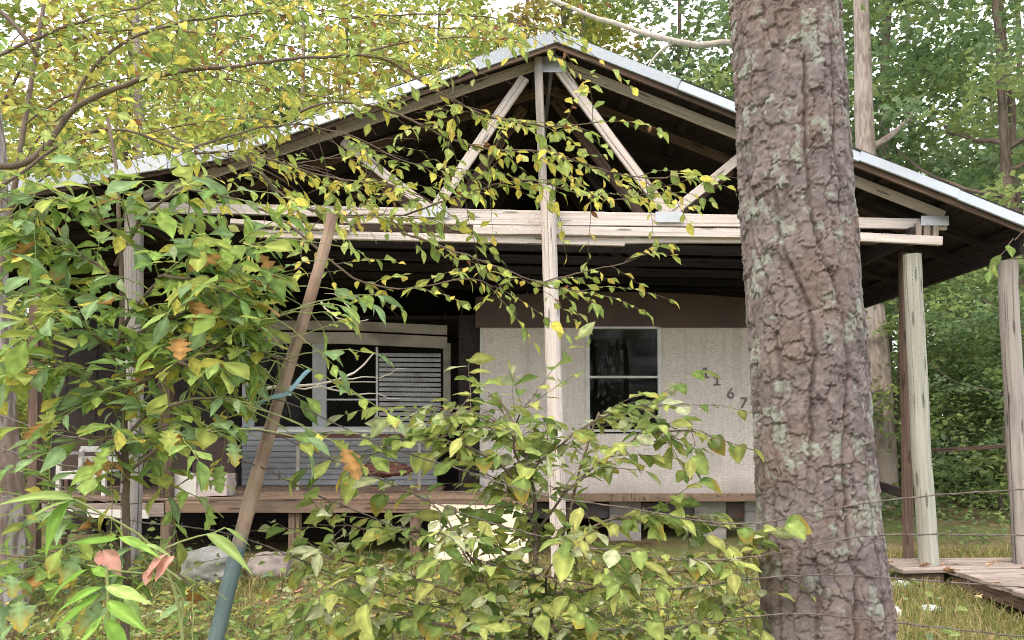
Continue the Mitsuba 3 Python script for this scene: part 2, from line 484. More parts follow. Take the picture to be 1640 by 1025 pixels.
# arched dark fascia over the wall
n = 24
xx = np.linspace(XL - .06, XR + .05, n)
zz = at(900, 468, YW)[2] - .12 * ((xx - 1.2) / 2.2) ** 2
fv = np.array([[x, YW - .03, z] for x, z in zip(xx, zz)] + [[x, YW - .03, ZT] for x in xx] + [[x, YW + .06, z] for x, z in zip(xx, zz)] + [[x, YW + .06, ZT] for x in xx])
ii = np.arange(n - 1)
ff = np.vstack([np.stack([n + ii, n + ii + 1, ii + 1], 1), np.stack([n + ii, ii + 1, ii], 1), np.stack([ii, ii + 1, 2 * n + ii + 1], 1), np.stack([ii, 2 * n + ii + 1, 2 * n + ii], 1),
                np.stack([3 * n + ii, 3 * n + ii + 1, n + ii + 1], 1), np.stack([3 * n + ii, n + ii + 1, n + ii], 1)])
put('arched_fascia', (fv, ff), 'brown_fascia', home)
plain('brown_fascia', (.085, .055, .047), .55, .2, 4.0, stain=(.06, .042, .038))
put('side_wall', box_at(XL, XL + .05, YW + .051, 18, ZB, ZT + .2), 'stucco_panel', home)
put('side_wall', box_at(XR - .05, XR, YW + .051, 18, ZB, ZT + .2), 'stucco_panel', home)
put('roof_skin', box_at(XL, XR, YW + .061, 18, ZT + .2, ZT + .26), 'roof_metal', home)
put('floor', box_at(XL + .051, XR - .051, YW + .051, 18, ZB - .02, ZB + .03), 'dark_wood', home)
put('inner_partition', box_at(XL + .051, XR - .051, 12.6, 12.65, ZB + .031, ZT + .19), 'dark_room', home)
put('sill_trim', board_geo(p3(at(690, 795, YW)[0], at(690, 797, YW)[2], YW - .03), p3(XR, at(690, 796, YW)[2], YW - .03), .09, .10, c=.006)[:2], 'deck_wood', home)
put_geo('steel_frame', board_geo(p3(XL, ZB - .24, YW + .25), p3(XR, ZB - .24, YW + .25), .08, .2), 'steel_frame', home)
win = numbered(home + '__window')
fw = .035
for a, c in ((p3(WX0, WZ0, YW - .012), p3(WX0, WZ1, YW - .012)), (p3(WX1, WZ0, YW - .012), p3(WX1, WZ1, YW - .012))):
    board('frame', a, c, .05, fw, 'aluminium', win, up=(0, 1, 0))
board('frame', p3(WX0 + .026, WZ1 - .018, YW - .012), p3(WX1 - .026, WZ1 - .018, YW - .012), .05, .03, 'aluminium', win)
board('frame', p3(WX0 + .026, WZ0 + .018, YW - .012), p3(WX1 - .026, WZ0 + .018, YW - .012), .05, .035, 'aluminium', win)
zm = at(1000, 604, YW)[2]
board('meeting_rail', p3(WX0 + .026, zm, YW - .006), p3(WX1 - .026, zm, YW - .006), .035, .03, 'aluminium', win)
put('pane', box_at(WX0 + .02, WX1 - .02, YW + .004, YW + .005, zm + .016, WZ1 - .03), 'window_glass', win)
put('pane', box_at(WX0 + .02, WX1 - .02, YW + .018, YW + .019, WZ0 + .03, zm - .016), 'window_glass', win)
for ch, px, py in (('1', 1130, 597), ('1', 1148, 609), ('6', 1170, 630), ('7', 1191, 645)):
    m = meshkit.text_mesh(ch, .13, .012, bold=True)
    v = np.array(m.vertices); v -= (v.min(0) + v.max(0)) * [.5, .5, 0]
    q = at(px, py, YW)
    v = np.stack([q[0] + v[:, 0], YW - .001 - v[:, 2], q[2] + v[:, 1]], 1)
    put('house_number', (v, np.array(m.faces)), 'number_black', home)
for x in (1000, 1135, 1215, 800):
    q = at(x, 850, YW + .25)
    for j in range(3):
        gz = float(ground_z(q[0], YW + .3))
        put('pier_block', box_at(q[0] - .2, q[0] + .2, YW + .15, YW + .36, gz - .05 + j * .195, gz + .14 + j * .195), 'block', home)

# ---------------------------------------------------------------- recessed porch room on the left
room = thing('porch_room', 'grey recessed porch room with louvred window behind the deck, left of the white wall', 'porch room')
YR = 10.4
r = lambda px, py, dy=0.0: at(px, py, YR + dy)
z_floor = .74
for i, py in enumerate(np.arange(697, 778, 9.0)):
    a, c = r(388, py + 4), r(700, py + 4)
    put_geo('siding_rib', board_geo(a + [0, -.006 * (i % 2), 0], c + [0, -.006 * (i % 2), 0], .03, .07, c=.012), 'grey_siding', room)
put('base_wall', box_at(r(388, 700)[0], r(700, 700)[0], YR + .02, YR + .05, z_floor - .2, r(500, 690)[2]), 'grey_siding', room)
put_geo('window_sill', board_geo(r(388, 686), r(720, 686), .10, .045), 'aluminium', room)
for i, (y0, h) in enumerate(((521, .13), (541, .16))):
    put_geo('header_board', board_geo(r(400, y0, -.02 * i), r(716, y0 + 8, -.02 * i), .04, h, bow=.03), 'beige_board', room)
for px, w in ((398, .16), (512, .19), (716, .10)):
    board('mullion', r(px, 690), r(px, 550), w, .05, 'beige_board' if px > 700 else 'grey_siding', room, up=(0, 1, 0))
put('pane', box_at(r(407, 600)[0], r(503, 600)[0], YR + .01, YR + .011, r(400, 682)[2], r(400, 552)[2]), 'window_glass', room)
board('window_frame', r(522, 640, .01), r(603, 640, .01), .03, .025, 'aluminium', room)
board('window_frame', r(604, 684, .01), r(604, 556, .01), .03, .03, 'aluminium', room, up=(0, 1, 0))
lw = numbered(room + '__louvred_shutter')
for i in range(15):
    py = 568 + i * 7.9
    a, c = r(607, py, -.03), r(706, py + 1, -.01)
    put_geo('slat', board_geo(a, c, .012, .058, up=(0, .62, .78), c=.002), 'louver_metal', lw)
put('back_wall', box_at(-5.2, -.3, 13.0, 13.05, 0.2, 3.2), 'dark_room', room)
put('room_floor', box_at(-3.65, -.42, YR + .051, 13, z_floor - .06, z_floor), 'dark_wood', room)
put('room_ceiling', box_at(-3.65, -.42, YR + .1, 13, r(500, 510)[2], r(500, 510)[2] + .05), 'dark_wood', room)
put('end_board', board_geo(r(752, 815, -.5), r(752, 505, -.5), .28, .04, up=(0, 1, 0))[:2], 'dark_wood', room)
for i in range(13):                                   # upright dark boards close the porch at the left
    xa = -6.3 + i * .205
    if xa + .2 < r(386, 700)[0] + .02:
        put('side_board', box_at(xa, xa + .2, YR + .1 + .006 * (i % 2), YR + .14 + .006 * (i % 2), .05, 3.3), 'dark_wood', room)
counter = thing('counter', 'long narrow white-topped counter with dark red apron in front of the louvred window', 'counter')
board('top', at(440, 690, 9.7), at(702, 690, 9.7), .3, .035, 'white_paint', counter)
board('apron', at(432, 698, 9.64), at(692, 698, 9.64), .22, .05, 'red_board', counter)
for px in (478, 672):
    q = at(px, 704, 9.62)
    board('leg', q, [q[0], q[1], z_floor + .012], .04, .04, 'beige_board', counter, up=(0, 1, 0))

# ---------------------------------------------------------------- deck
deck = thing('porch_deck', 'raised timber porch deck on posts across the left of the shelter', 'deck')
YD, ZD = 8.55, at(400, 797, 8.55)[2]
x0, x1 = -5.6, at(850, 800, YD)[0]
yy = YD - .02
while yy < YR - .03:
    if yy > 9.5:
        x1 = at(690, 800, 8.55)[0]
    board('deck_board', p3(x0, ZD - .016, yy + .07), p3(x1, ZD - .016, yy + .07), .135, .032, 'deck_wood', deck, bow=random.uniform(-.004, .004))
    yy += .142
x1 = at(850, 800, YD)[0]
board('fascia_board', p3(at(268, 800, YD)[0], ZD - .10, YD - .03), p3(x1 + .02, ZD - .10, YD - .03), .04, .125, 'deck_wood', deck)
board('fascia_board', p3(x0, ZD - .14, YD - .03), p3(at(266, 800, YD)[0], ZD - .13, YD - .03), .04, .15, 'plank_wood', deck)
tag(board('skirt_board', at(92, 822, YD - .15), at(238, 824, YD - .15), .03, .09, 'white_paint', deck), 'pale skirting board under the left end')
for px in (265, 470, 665, 90):
    x = at(px, 800, YD)[0]
    board('deck_post', p3(x, ZD - .04, YD + .08), np.array([x, YD + .08, float(ground_z(x, YD)) - .1]), .12, .12, 'deck_wood', deck, up=(0, 1, 0))
board('porch_post', at(265, 560, YD + .02), p3(at(265, 800, YD)[0], ZD + .003, YD + .03), .14, .1, 'brown_wood', deck, up=(0, 1, 0))
for px in (160, 340, 560):
    x = at(px, 800, 9.8)[0]
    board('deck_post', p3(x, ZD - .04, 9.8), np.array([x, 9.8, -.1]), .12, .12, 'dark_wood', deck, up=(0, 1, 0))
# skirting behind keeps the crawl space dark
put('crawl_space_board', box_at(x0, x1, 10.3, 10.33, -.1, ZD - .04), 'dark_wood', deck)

# things on and by the deck
tag(put('storage_box', trimesh.creation.box((.33, .26, .25), trimesh.transformations.translation_matrix(at(298, 776, 8.75) + [0, 0, .0])), 'white_paint'), 'white box on the deck edge, left of the pinkish box', 'box')
m = trimesh.creation.box((.34, .28, .25)); m = m.subdivide().subdivide(); v = np.array(m.vertices); v += (meshkit.fbm(v * 8, 3, 2)[:, None] - .5) * .06 * v / .2
tag(put('storage_bag', (v + at(347, 776, 8.78), np.array(m.faces)), 'pink_plastic', smooth=30), 'pinkish-grey bundle on the deck, right of the white box', 'bundle')
cab = thing('low_cabinet', 'low brown cabinet standing on the deck behind the white box', 'cabinet')
a, c = at(112, 700, 9.7), at(386, 757, 9.7)
board('cabinet_top', [a[0], 9.7, a[2]], [c[0], 9.7, a[2]], .44, .03, 'brown_wood', cab)
for i in range(4):
    xa = a[0] + (c[0] - a[0]) * i / 4
    put('door', box_at(xa + .01, xa + (c[0] - a[0]) / 4 - .01, 9.5, 9.53, c[2], a[2] - .02), 'brown_fascia', cab)
for x in (a[0] + .04, c[0] - .04):
    board('leg', [x, 9.6, c[2]], [x, 9.6, ZD + .001], .05, .05, 'brown_wood', cab, up=(0, 1, 0))
# white garden chair
ch = thing('garden_chair', 'white slatted chair on the left end of the deck', 'chair')
ca = at(145, 795, 8.95); ca[2] = ZD
for dx in (-.26, .26):
    board('leg', ca + [dx, -.2, .0], ca + [dx, -.2, .46], .045, .045, 'white_paint', ch, up=(0, 1, 0))
    board('leg', ca + [dx, .22, .0], ca + [dx, .26, .52], .045, .045, 'white_paint', ch, up=(0, 1, 0))
    board('armrest', ca + [dx * 1.02, -.25, .477], ca + [dx * 1.02, .22, .477], .07, .03, 'white_paint', ch)
for j in range(4):
    board('seat_slat', ca + [-.235, -.19 + .11 * j, .27], ca + [.235, -.19 + .11 * j, .27], .09, .02, 'white_paint', ch)
for j in range(2):
    board('back_slat', ca + [-.285, .285, .40 + .12 * j], ca + [.285, .285, .40 + .12 * j], .022, .07, 'white_paint', ch)
board('front_rail', ca + [-.235, -.215, .22], ca + [.235, -.215, .22], .02, .06, 'white_paint', ch)
# pale plywood leaning on the deck edge
pa, pb = at(690, 808, 8.42), at(842, 812, 8.42)
ga, gb = np.array([pa[0] * .95, 7.75, float(ground_z(pa[0], 7.75)) + .01]), np.array([pb[0] + .02, 7.75, float(ground_z(pb[0], 7.75)) + .01])
nrm = unit(np.cross(pb - pa, ga - pa)) * .009
hv = np.array([pa, pb, gb, ga])
pm = trimesh.convex.convex_hull(np.vstack([hv + nrm, hv - nrm]))
tag(put('plywood_sheet', pm, 'plywood_pale'), 'cream plywood sheet leaning against the deck edge behind the leafy bush', 'sheet')


def rock(px, py, Y, size, seed, label, mat='stone'):
    m = trimesh.creation.icosphere(4)
    v = np.array(m.vertices)
    v = np.sign(v) * np.abs(v) ** .85
    v *= (1 + .55 * (meshkit.fbm(v * 1.3 + seed * 7, 4, seed) - .5))[:, None]
    v += .06 * (meshkit.fbm(v * 6 + seed, 3, seed + 3)[:, None] - .5) * v
    v *= np.array(size)
    tag(put('boulder', (v + at(px, py, Y), np.array(m.faces)), mat, smooth=True), label, 'rock')


rock(338, 906, 7.1, (.25, .2, .17), 1, 'pale grey boulder just right of the grey post, under the deck')
rock(432, 912, 7.35, (.2, .2, .16), 5, 'pinkish boulder beside the foot of the leaning pole, right of the pale boulder', 'pink_stone')
m = trimesh.creation.icosphere(4); v = np.array(m.vertices); v *= (1 + .9 * (meshkit.fbm(v * 2.1, 4, 9) - .5))[:, None]; v *= (.34, .14, .09)
tag(put('cushion', (v + at(613, 752, 9.1), np.array(m.faces)), 'red_board', smooth=True), 'dark brown cushion slumped on the deck below the shelf', 'cushion')

# ---------------------------------------------------------------- boardwalk on the right
walk = thing('boardwalk', 'low weathered plank boardwalk at the foot of the right-hand posts', 'boardwalk')
zw = .26
for i in range(18):
    y = 5.0 + i * .145
    xl = 3.86 - (y - 5) * .01 if y < 6.95 else 3.46 + random.uniform(-.03, .03)
    board('plank', p3(xl + random.uniform(-.02, .02), zw + random.uniform(-.006, .006), y - .12), p3(6.0, zw + random.uniform(-.02, .02), y + .12), .136, .035, 'plank_wood', walk)
board('bearer', p3(3.92, zw - .075, 4.9), p3(3.90, zw - .075, 6.85), .05, .11, 'brown_wood', walk)
board('bearer', p3(3.5, zw - .075, 6.94), p3(3.84, zw - .075, 6.93), .05, .11, 'brown_wood', walk)
for s in (5.0, 6.0, 6.8):
    board('stub_post', p3(3.99, zw - .02, s), p3(3.99, -.1, s), .09, .09, 'dark_wood', walk, up=(0, 1, 0))
for i, (px, py, Y, s, mat, lab) in enumerate(((1441, 950, 6.9, (.10, .05, .035), 'pale_plastic', 'crumpled pale blue plastic scrap in the grass beside the big pine trunk'),
                                              (1490, 976, 6.2, (.07, .06, .03), 'pale_plastic', 'pale blue plastic scrap lying in open grass, below the boardwalk'),
                                              (1436, 985, 5.9, (.03, .03, .06), 'white_paint', 'white plastic bottle standing in grass beside the big pine trunk'))):
    m = trimesh.creation.icosphere(3); v = np.array(m.vertices); v *= (1 + 1.1 * (meshkit.fbm(v * 2.6 + i * 5, 3, i) - .5))[:, None]
    q = at(px, py, Y); q[2] = max(q[2], float(ground_z(q[0], Y)) + .03)
    tag(put('litter_scrap', (v * s + q, np.array(m.faces)), mat, smooth=20), lab, 'litter')

# ---------------------------------------------------------------- the big pine in front
pine = thing('pine_tree', 'massive scaly-barked pine trunk close in front, with grey-green lichen patches', 'tree')


def big_trunk():
    zs = np.r_[np.linspace(-.2, .3, 12), np.arange(.305, 3.45, .0042), np.linspace(3.5, 13, 60)]
    NA = 352
    pts = [(-.2, 1.215, .30), (.1, 1.205, .265), (.71, 1.174, .232), (1.1, 1.152, .218), (1.52, 1.130, .208), (2.33, 1.090, .206), (3.13, 1.058, .198), (6, .98, .18), (13, .9, .12)]
    pz, pxx, pr = map(np.array, zip(*pts))
    cx, rad = np.interp(zs, pz, pxx), np.interp(zs, pz, pr)
    ang = np.arange(NA) * 2 * np.pi / NA
    S, Z = np.meshgrid(ang * .225, zs)                # arc length
    C = 2 * np.pi * .225
    def warp(a, b, f, sd):
        return meshkit.fbm(np.stack([np.cos(S / .225) * f * .225, np.sin(S / .225) * f * .225, Z * f], -1), 3, sd) - .5
    from scipy.spatial import cKDTree
    g = np.random.default_rng(3)

    def scales(ncol, h, wx, wz, sd):
        """Shingle-like bark scales in ragged columns: (edge distance across, height in the scale 0..1 from its lower rim, random numbers)."""
        Sx = S + wx * warp(0, 0, 6, sd) * 2 + wx * warp(0, 0, 19, sd + 3) + .6 * wx * warp(0, 0, 60, sd + 5)
        u = Sx / C * ncol
        col = np.floor(u).astype(int) % ncol
        fx = u - np.floor(u)
        off = g.uniform(0, 1, ncol)[col]
        hh = h * g.uniform(.7, 1.5, ncol)[col]
        r_ = Z / hh + off + (wz / h) * (2 * warp(0, 0, 7, sd + 11) + 1.2 * warp(0, 0, 24, sd + 13) + .7 * warp(0, 0, 70, sd + 15))
        row = np.floor(r_).astype(int)
        ids = (col * 7919 + row * 104729 + sd * 31) % 4096
        rnd = g.uniform(0, 1, (4096, 4))[ids]
        return np.minimum(fx, 1 - fx), r_ - np.floor(r_), rnd

    e1, o1, rnd = scales(19, .115, .05, .07, 1)
    e2, o2, rnd2 = scales(34, .052, .03, .035, 40)
    e3, o3, rnd3 = scales(70, .024, .014, .016, 80)
    q = np.stack([np.cos(S / .225) * .225, np.sin(S / .225) * .225, Z], -1)
    fine, mid = meshkit.fbm(q * 60, 3, 4) - .5, meshkit.fbm(q * [18, 18, 10], 3, 5)
    rim = lambda o: np.clip(o / .045, 0, 1) * (1 - .55 * o) * np.clip((1 - o) / .05, 0, 1)       # a steep lower rim, thinning upwards
    side = lambda e, w: np.clip(e / w, 0, 1)
    fur = np.abs(((S + .05 * np.sin(Z * 2.3 + 1) + .03 * np.sin(Z * 6.1) + .05 * warp(0, 0, 5, 40) + .02 * warp(0, 0, 22, 41)) / C * 11 + .25) % 1 - .5)
    furrow = np.clip(1 - fur / .09, 0, 1) * np.clip((meshkit.fbm(q * [6, 6, 1.5], 3, 44) - .36) / .15, 0, 1)
    plate = side(e1, .10) * np.clip(o1 / .05, 0, 1)
    hgt = .0110 * rim(o1) * (.2 + rnd[..., 0]) * side(e1, .09) + .0078 * rim(o2) * (.05 + rnd2[..., 0] ** 2) * side(e2, .09) + .0034 * rim(o3) * rnd3[..., 0] * side(e3, .15) + .003 * rnd2[..., 1] + .0048 * fine - .016 * furrow + .0045
    fade = np.where(zs < 3.5, 1, .3)[:, None]
    R = rad[:, None] + (hgt - .012) * fade
    v = np.stack([cx[:, None] + np.cos(ang)[None] * R, 2.9 + np.sin(ang)[None] * R, np.repeat(zs[:, None], NA, 1)], -1).reshape(-1, 3)
    m = len(zs)
    i, j = np.meshgrid(np.arange(m - 1), np.arange(NA), indexing='ij')
    k, l = i * NA + j, i * NA + (j + 1) % NA
    f = np.vstack([np.stack([k, l, l + NA], -1).reshape(-1, 3), np.stack([k, l + NA, k + NA], -1).reshape(-1, 3)])
    base = np.array([.160, .136, .140])
    col = base * (.72 + .25 * rnd[..., 2] + .25 * rnd2[..., 2] + .16 * rnd3[..., 2])[..., None] * (.9 + .5 * (mid - .5) + 1.0 * fine)[..., None]
    warm = np.clip((meshkit.fbm(q * 5, 3, 21) - .5) / .15, 0, 1)[..., None] * .4
    col = col * (1 - warm) + warm * np.array([.185, .13, .115])
    grey = np.clip((meshkit.fbm(q * [10, 10, 5], 3, 41) - .5) / .2, 0, 1)[..., None] * .45
    col = col * (1 - grey) + grey * np.array([.23, .205, .21])
    crev = np.maximum((1 - plate) * .7, furrow * .9)[..., None] * .75
    col = col * (1 - crev) + crev * np.array([.085, .058, .054])
    lich = meshkit.fbm(q * [11, 11, 9], 4, 31) + .16 * (rnd[..., 3] - .5) + .22 * (rnd2[..., 3] - .5) + .10 * (rnd3[..., 3] - .5)
    lm = (np.clip((lich - .60) / .05, 0, 1) * plate)[..., None]
    lm = lm * np.clip((meshkit.fbm(q * 85, 3, 33) - .32) / .25, .1, .85)[..., None]
    col = col * (1 - lm) + lm * np.array([.26, .29, .26])
    put('trunk', (v, f), 'plate_bark', pine, smooth=True, color=np.clip(col, 0, 1).reshape(-1, 3))


big_trunk()

# ---------------------------------------------------------------- fence: leaning pole, wires, rope
pole = thing('fence_pole', 'leaning brown fence pole with teal lower half, in front of the porch', 'pole')
pp = curve([at(532, 345, 3.05), at(487, 510, 2.98), at(432, 690, 2.9), at(372, 915, 2.74), at(344, 1030, 2.68), at(318, 1130, 2.62)], 40)
ppz = pp[-1] + (pp[-1] - pp[-2]) * 12
pp = np.vstack([pp, ppz])
put_geo('shaft', tube_geo(pp, np.r_[np.linspace(.0215, .029, 40), .029], 12, .16, 2), 'painted_pole', pole, smooth=True)
WIRES = [
    [(-60, 640, 3.2), (20, 672, 3.15), (210, 700, 3.0), (440, 640, 2.84), (560, 690, 2.84), (673, 733, 2.82), (742, 753, 2.8), (844, 787, 2.78), (1013, 815, 2.72), (1211, 838, 2.65), (1300, 822, 2.61), (1393, 805, 2.62), (1457, 797, 2.62), (1640, 784, 2.62), (1740, 778, 2.6)],
    [(-60, 700, 3.2), (15, 722, 3.15), (190, 745, 3.0), (420, 690, 2.84), (500, 722, 2.84), (598, 763, 2.82), (713, 812, 2.8), (847, 854, 2.78), (925, 872, 2.75), (1098, 897, 2.7), (1205, 892, 2.65), (1299, 875, 2.6), (1346, 864, 2.61), (1470, 856, 2.62), (1640, 858, 2.62), (1740, 862, 2.6)],
    [(-60, 755, 3.2), (100, 780, 3.1), (225, 805, 3.0), (400, 742, 2.84), (475, 777, 2.84), (600, 830, 2.82), (695, 872, 2.8), (784, 902, 2.78), (893, 927, 2.75), (1060, 944, 2.7), (1200, 928, 2.64), (1309, 921, 2.6), (1470, 929, 2.61), (1640, 941, 2.61), (1740, 950, 2.6)],
    [(-60, 790, 3.2), (100, 812, 3.1), (240, 838, 3.0), (385, 860, 2.82), (560, 930, 2.82), (760, 985, 2.8), (950, 1008, 2.76), (1124, 1001, 2.7), (1191, 990, 2.64), (1265, 983, 2.6), (1359, 989, 2.6), (1487, 1003, 2.6), (1640, 1020, 2.6), (1740, 1030, 2.6)]]
for k, (wpts, lab) in enumerate(zip(WIRES, ('topmost rusty fence wire crossing the big pine trunk', 'second rusty fence wire from the top crossing the big pine trunk', 'third rusty fence wire from the top crossing the big pine trunk', 'lowest rusty fence wire crossing the foot of the big pine trunk'))):
    w = curve([at(*q) for q in wpts], 160)
    geo = [tube_geo(w, .0022, 5, 0, k)]
    w2 = w + np.stack([np.zeros(160), .003 * np.cos(np.arange(160) * 1.3), .003 * np.sin(np.arange(160) * 1.3)], 1)
    geo.append(tube_geo(w2, .0015, 4, 0, k))
    key = thing('fence_wire', lab, 'fence wire')
    put_geo('strand', join(geo), 'wire_steel', key, smooth=True)
    bg = []
    for s in range(6 + k * 2, 158, 9):
        c0 = w[s]
        for t in range(2):
            dv = np.array([random.uniform(-.3, .3), random.uniform(-.5, .5), 1]) * .014
            bg.append(tube_geo([c0 - dv, c0, c0 + dv], [.0006, .0022, .0006], 4))
    tag(put_geo('barb', join(bg), 'wire_steel', key), kind='stuff')
rp = curve([at(497, 592, 2.90), at(470, 620, 2.86), at(452, 634, 2.845), at(425, 640, 2.85), at(408, 655, 2.86), at(396, 672, 2.87)], 30)
rp2 = curve([at(465, 632, 2.93), at(440, 634, 2.855), at(415, 646, 2.87), at(390, 690, 2.86), at(372, 700, 2.86)], 30)
tag(put_geo('rope', join([tube_geo(rp, .008, 8, .3, 1), tube_geo(rp2, .0055, 8, .3, 2)]), 'blue_plastic', smooth=True), 'light blue rope knotted round the leaning fence pole', 'rope')

# ---------------------------------------------------------------- leaves
def leaf_geo(widths, L, fold=.25, droop=.25, tip_turn=0.0):
    """A leaf along +y from its stalk, normal +z: (vertices, faces, t, side)."""
    t = np.linspace(0, 1, len(widths))
    n = len(t)
    w = np.asarray(widths, float) * L
    cols = np.array([0, -.55, .55, -1, 1])
    ph = fold * 40
    z0 = -droop * L * t ** 2
    V = []
    for c_ in cols:
        a = abs(c_)
        wave = .10 * a * a * w * np.sin(t * 11 + ph + 2 * c_)
        V.append(np.stack([tip_turn * L * t ** 2 + c_ * w, t * L, z0 + fold * w * (.35 * a + .65 * a * a) + wave], 1))
    f = []
    for i in range(n - 1):
        for (p, q, flip) in ((0, 2, 0), (2, 4, 0), (0, 1, 1), (1, 3, 1)):
            A, B, A2, B2 = p * n + i, q * n + i, p * n + i + 1, q * n + i + 1
            if w[i] < 1e-6:
                tr = [[A, B2, A2]]
            elif w[i + 1] < 1e-6:
                tr = [[A, B, A2]]
            else:
                tr = [[A, B, B2], [A, B2, A2]]
            f += [x[::-1] for x in tr] if flip else tr
    return np.vstack(V), np.array(f), np.tile(t, 5), np.repeat(np.abs(cols), n)


OVATE = [0, .17, .26, .27, .21, .11, 0]
OBOVATE = [0, .07, .14, .22, .27, .24, .13, 0]
LANCE = [0, .07, .105, .115, .10, .065, .03, 0]
ELLIPTIC = [0, .095, .16, .195, .19, .14, .065, 0]
ROUND = [0, .25, .38, .41, .36, .24, 0]
MITTEN = [0, .06, .12, .36, .16, .27, .30, .16, 0]
LOBED = [0, .05, .22, .13, .34, .16, .36, .15, .18, 0]
GREENS = dict(
    yellow=[(.42, .50, .13), (.50, .54, .15), (.33, .44, .12), (.62, .58, .13), (.30, .41, .13), (.66, .55, .15), (.48, .52, .21), (.37, .46, .16)],
    shrub=[(.24, .37, .10), (.31, .44, .12), (.37, .48, .13), (.19, .32, .11), (.41, .48, .14), (.27, .40, .20), (.52, .49, .12), (.38, .48, .27), (.22, .34, .11), (.29, .41, .13)],
    bush=[(.26, .34, .11), (.34, .42, .13), (.21, .31, .11), (.40, .46, .15), (.35, .40, .20), (.43, .45, .16), (.44, .48, .30), (.17, .25, .08)],
    sprout=[(.24, .44, .09), (.30, .50, .12), (.38, .52, .18)],
    forest=[(.18, .27, .11), (.24, .33, .12), (.16, .25, .12), (.30, .37, .14), (.22, .31, .18)],
    autumn=[(.30, .38, .10), (.38, .42, .11), (.21, .32, .09), (.48, .46, .11), (.17, .29, .09), (.44, .33, .12)])
BROWN = [(.34, .17, .07), (.42, .24, .10), (.26, .13, .07)]


def leaf_colors(geo, base, edge=None, g=RNG):
    v, f, t, side = geo
    c = np.array(base)[None] * (1 + .15 * g.normal(size=(len(v), 1))) * (1 + .10 * g.normal() * t[:, None])
    c = c * (1 + .28 * (side[:, None] == 0) - .06 * ((np.arange(len(v)) % 2) * (side > .3))[:, None])
    if edge is not None:
        k = np.clip((t - .45) / .5, 0, 1)[:, None] * (.3 + .7 * side[:, None])
        c = c * (1 - k) + np.array(edge) * k
    return np.clip(c, .01, .9)


def leaf_set(kinds, palette, sizes, n, edges=.15, browns=.03, seed=0):
    """n ready-made leaves: [(geo, colours, length)]."""
    g, rr = np.random.default_rng(seed), random.Random(seed)
    out = []
    for i in range(n):
        L = rr.uniform(*sizes)
        geo = leaf_geo(rr.choice(kinds), L, rr.uniform(.05, .5), rr.uniform(-.05, .55), rr.uniform(-.15, .15))
        base = np.array(rr.choice(GREENS[palette])) * rr.uniform(.8, 1.2)
        edge = None
        if rr.random() < edges:
            edge = rr.choice([(.62, .42, .05), (.55, .30, .06), (.40, .20, .08)])
        if rr.random() < browns:
            base, edge = np.array(rr.choice(BROWN)), None
        out.append((geo, leaf_colors(geo, base, edge, g)))
    return out


def frame(origin, fwd, nrm, s=1.0):
    f = unit(fwd)
    x = unit(np.cross(f, nrm))
    z = np.cross(x, f)
    m = np.eye(4)
    m[:3, 0], m[:3, 1], m[:3, 2], m[:3, 3] = x * s, f * s, z * s, origin
    return m


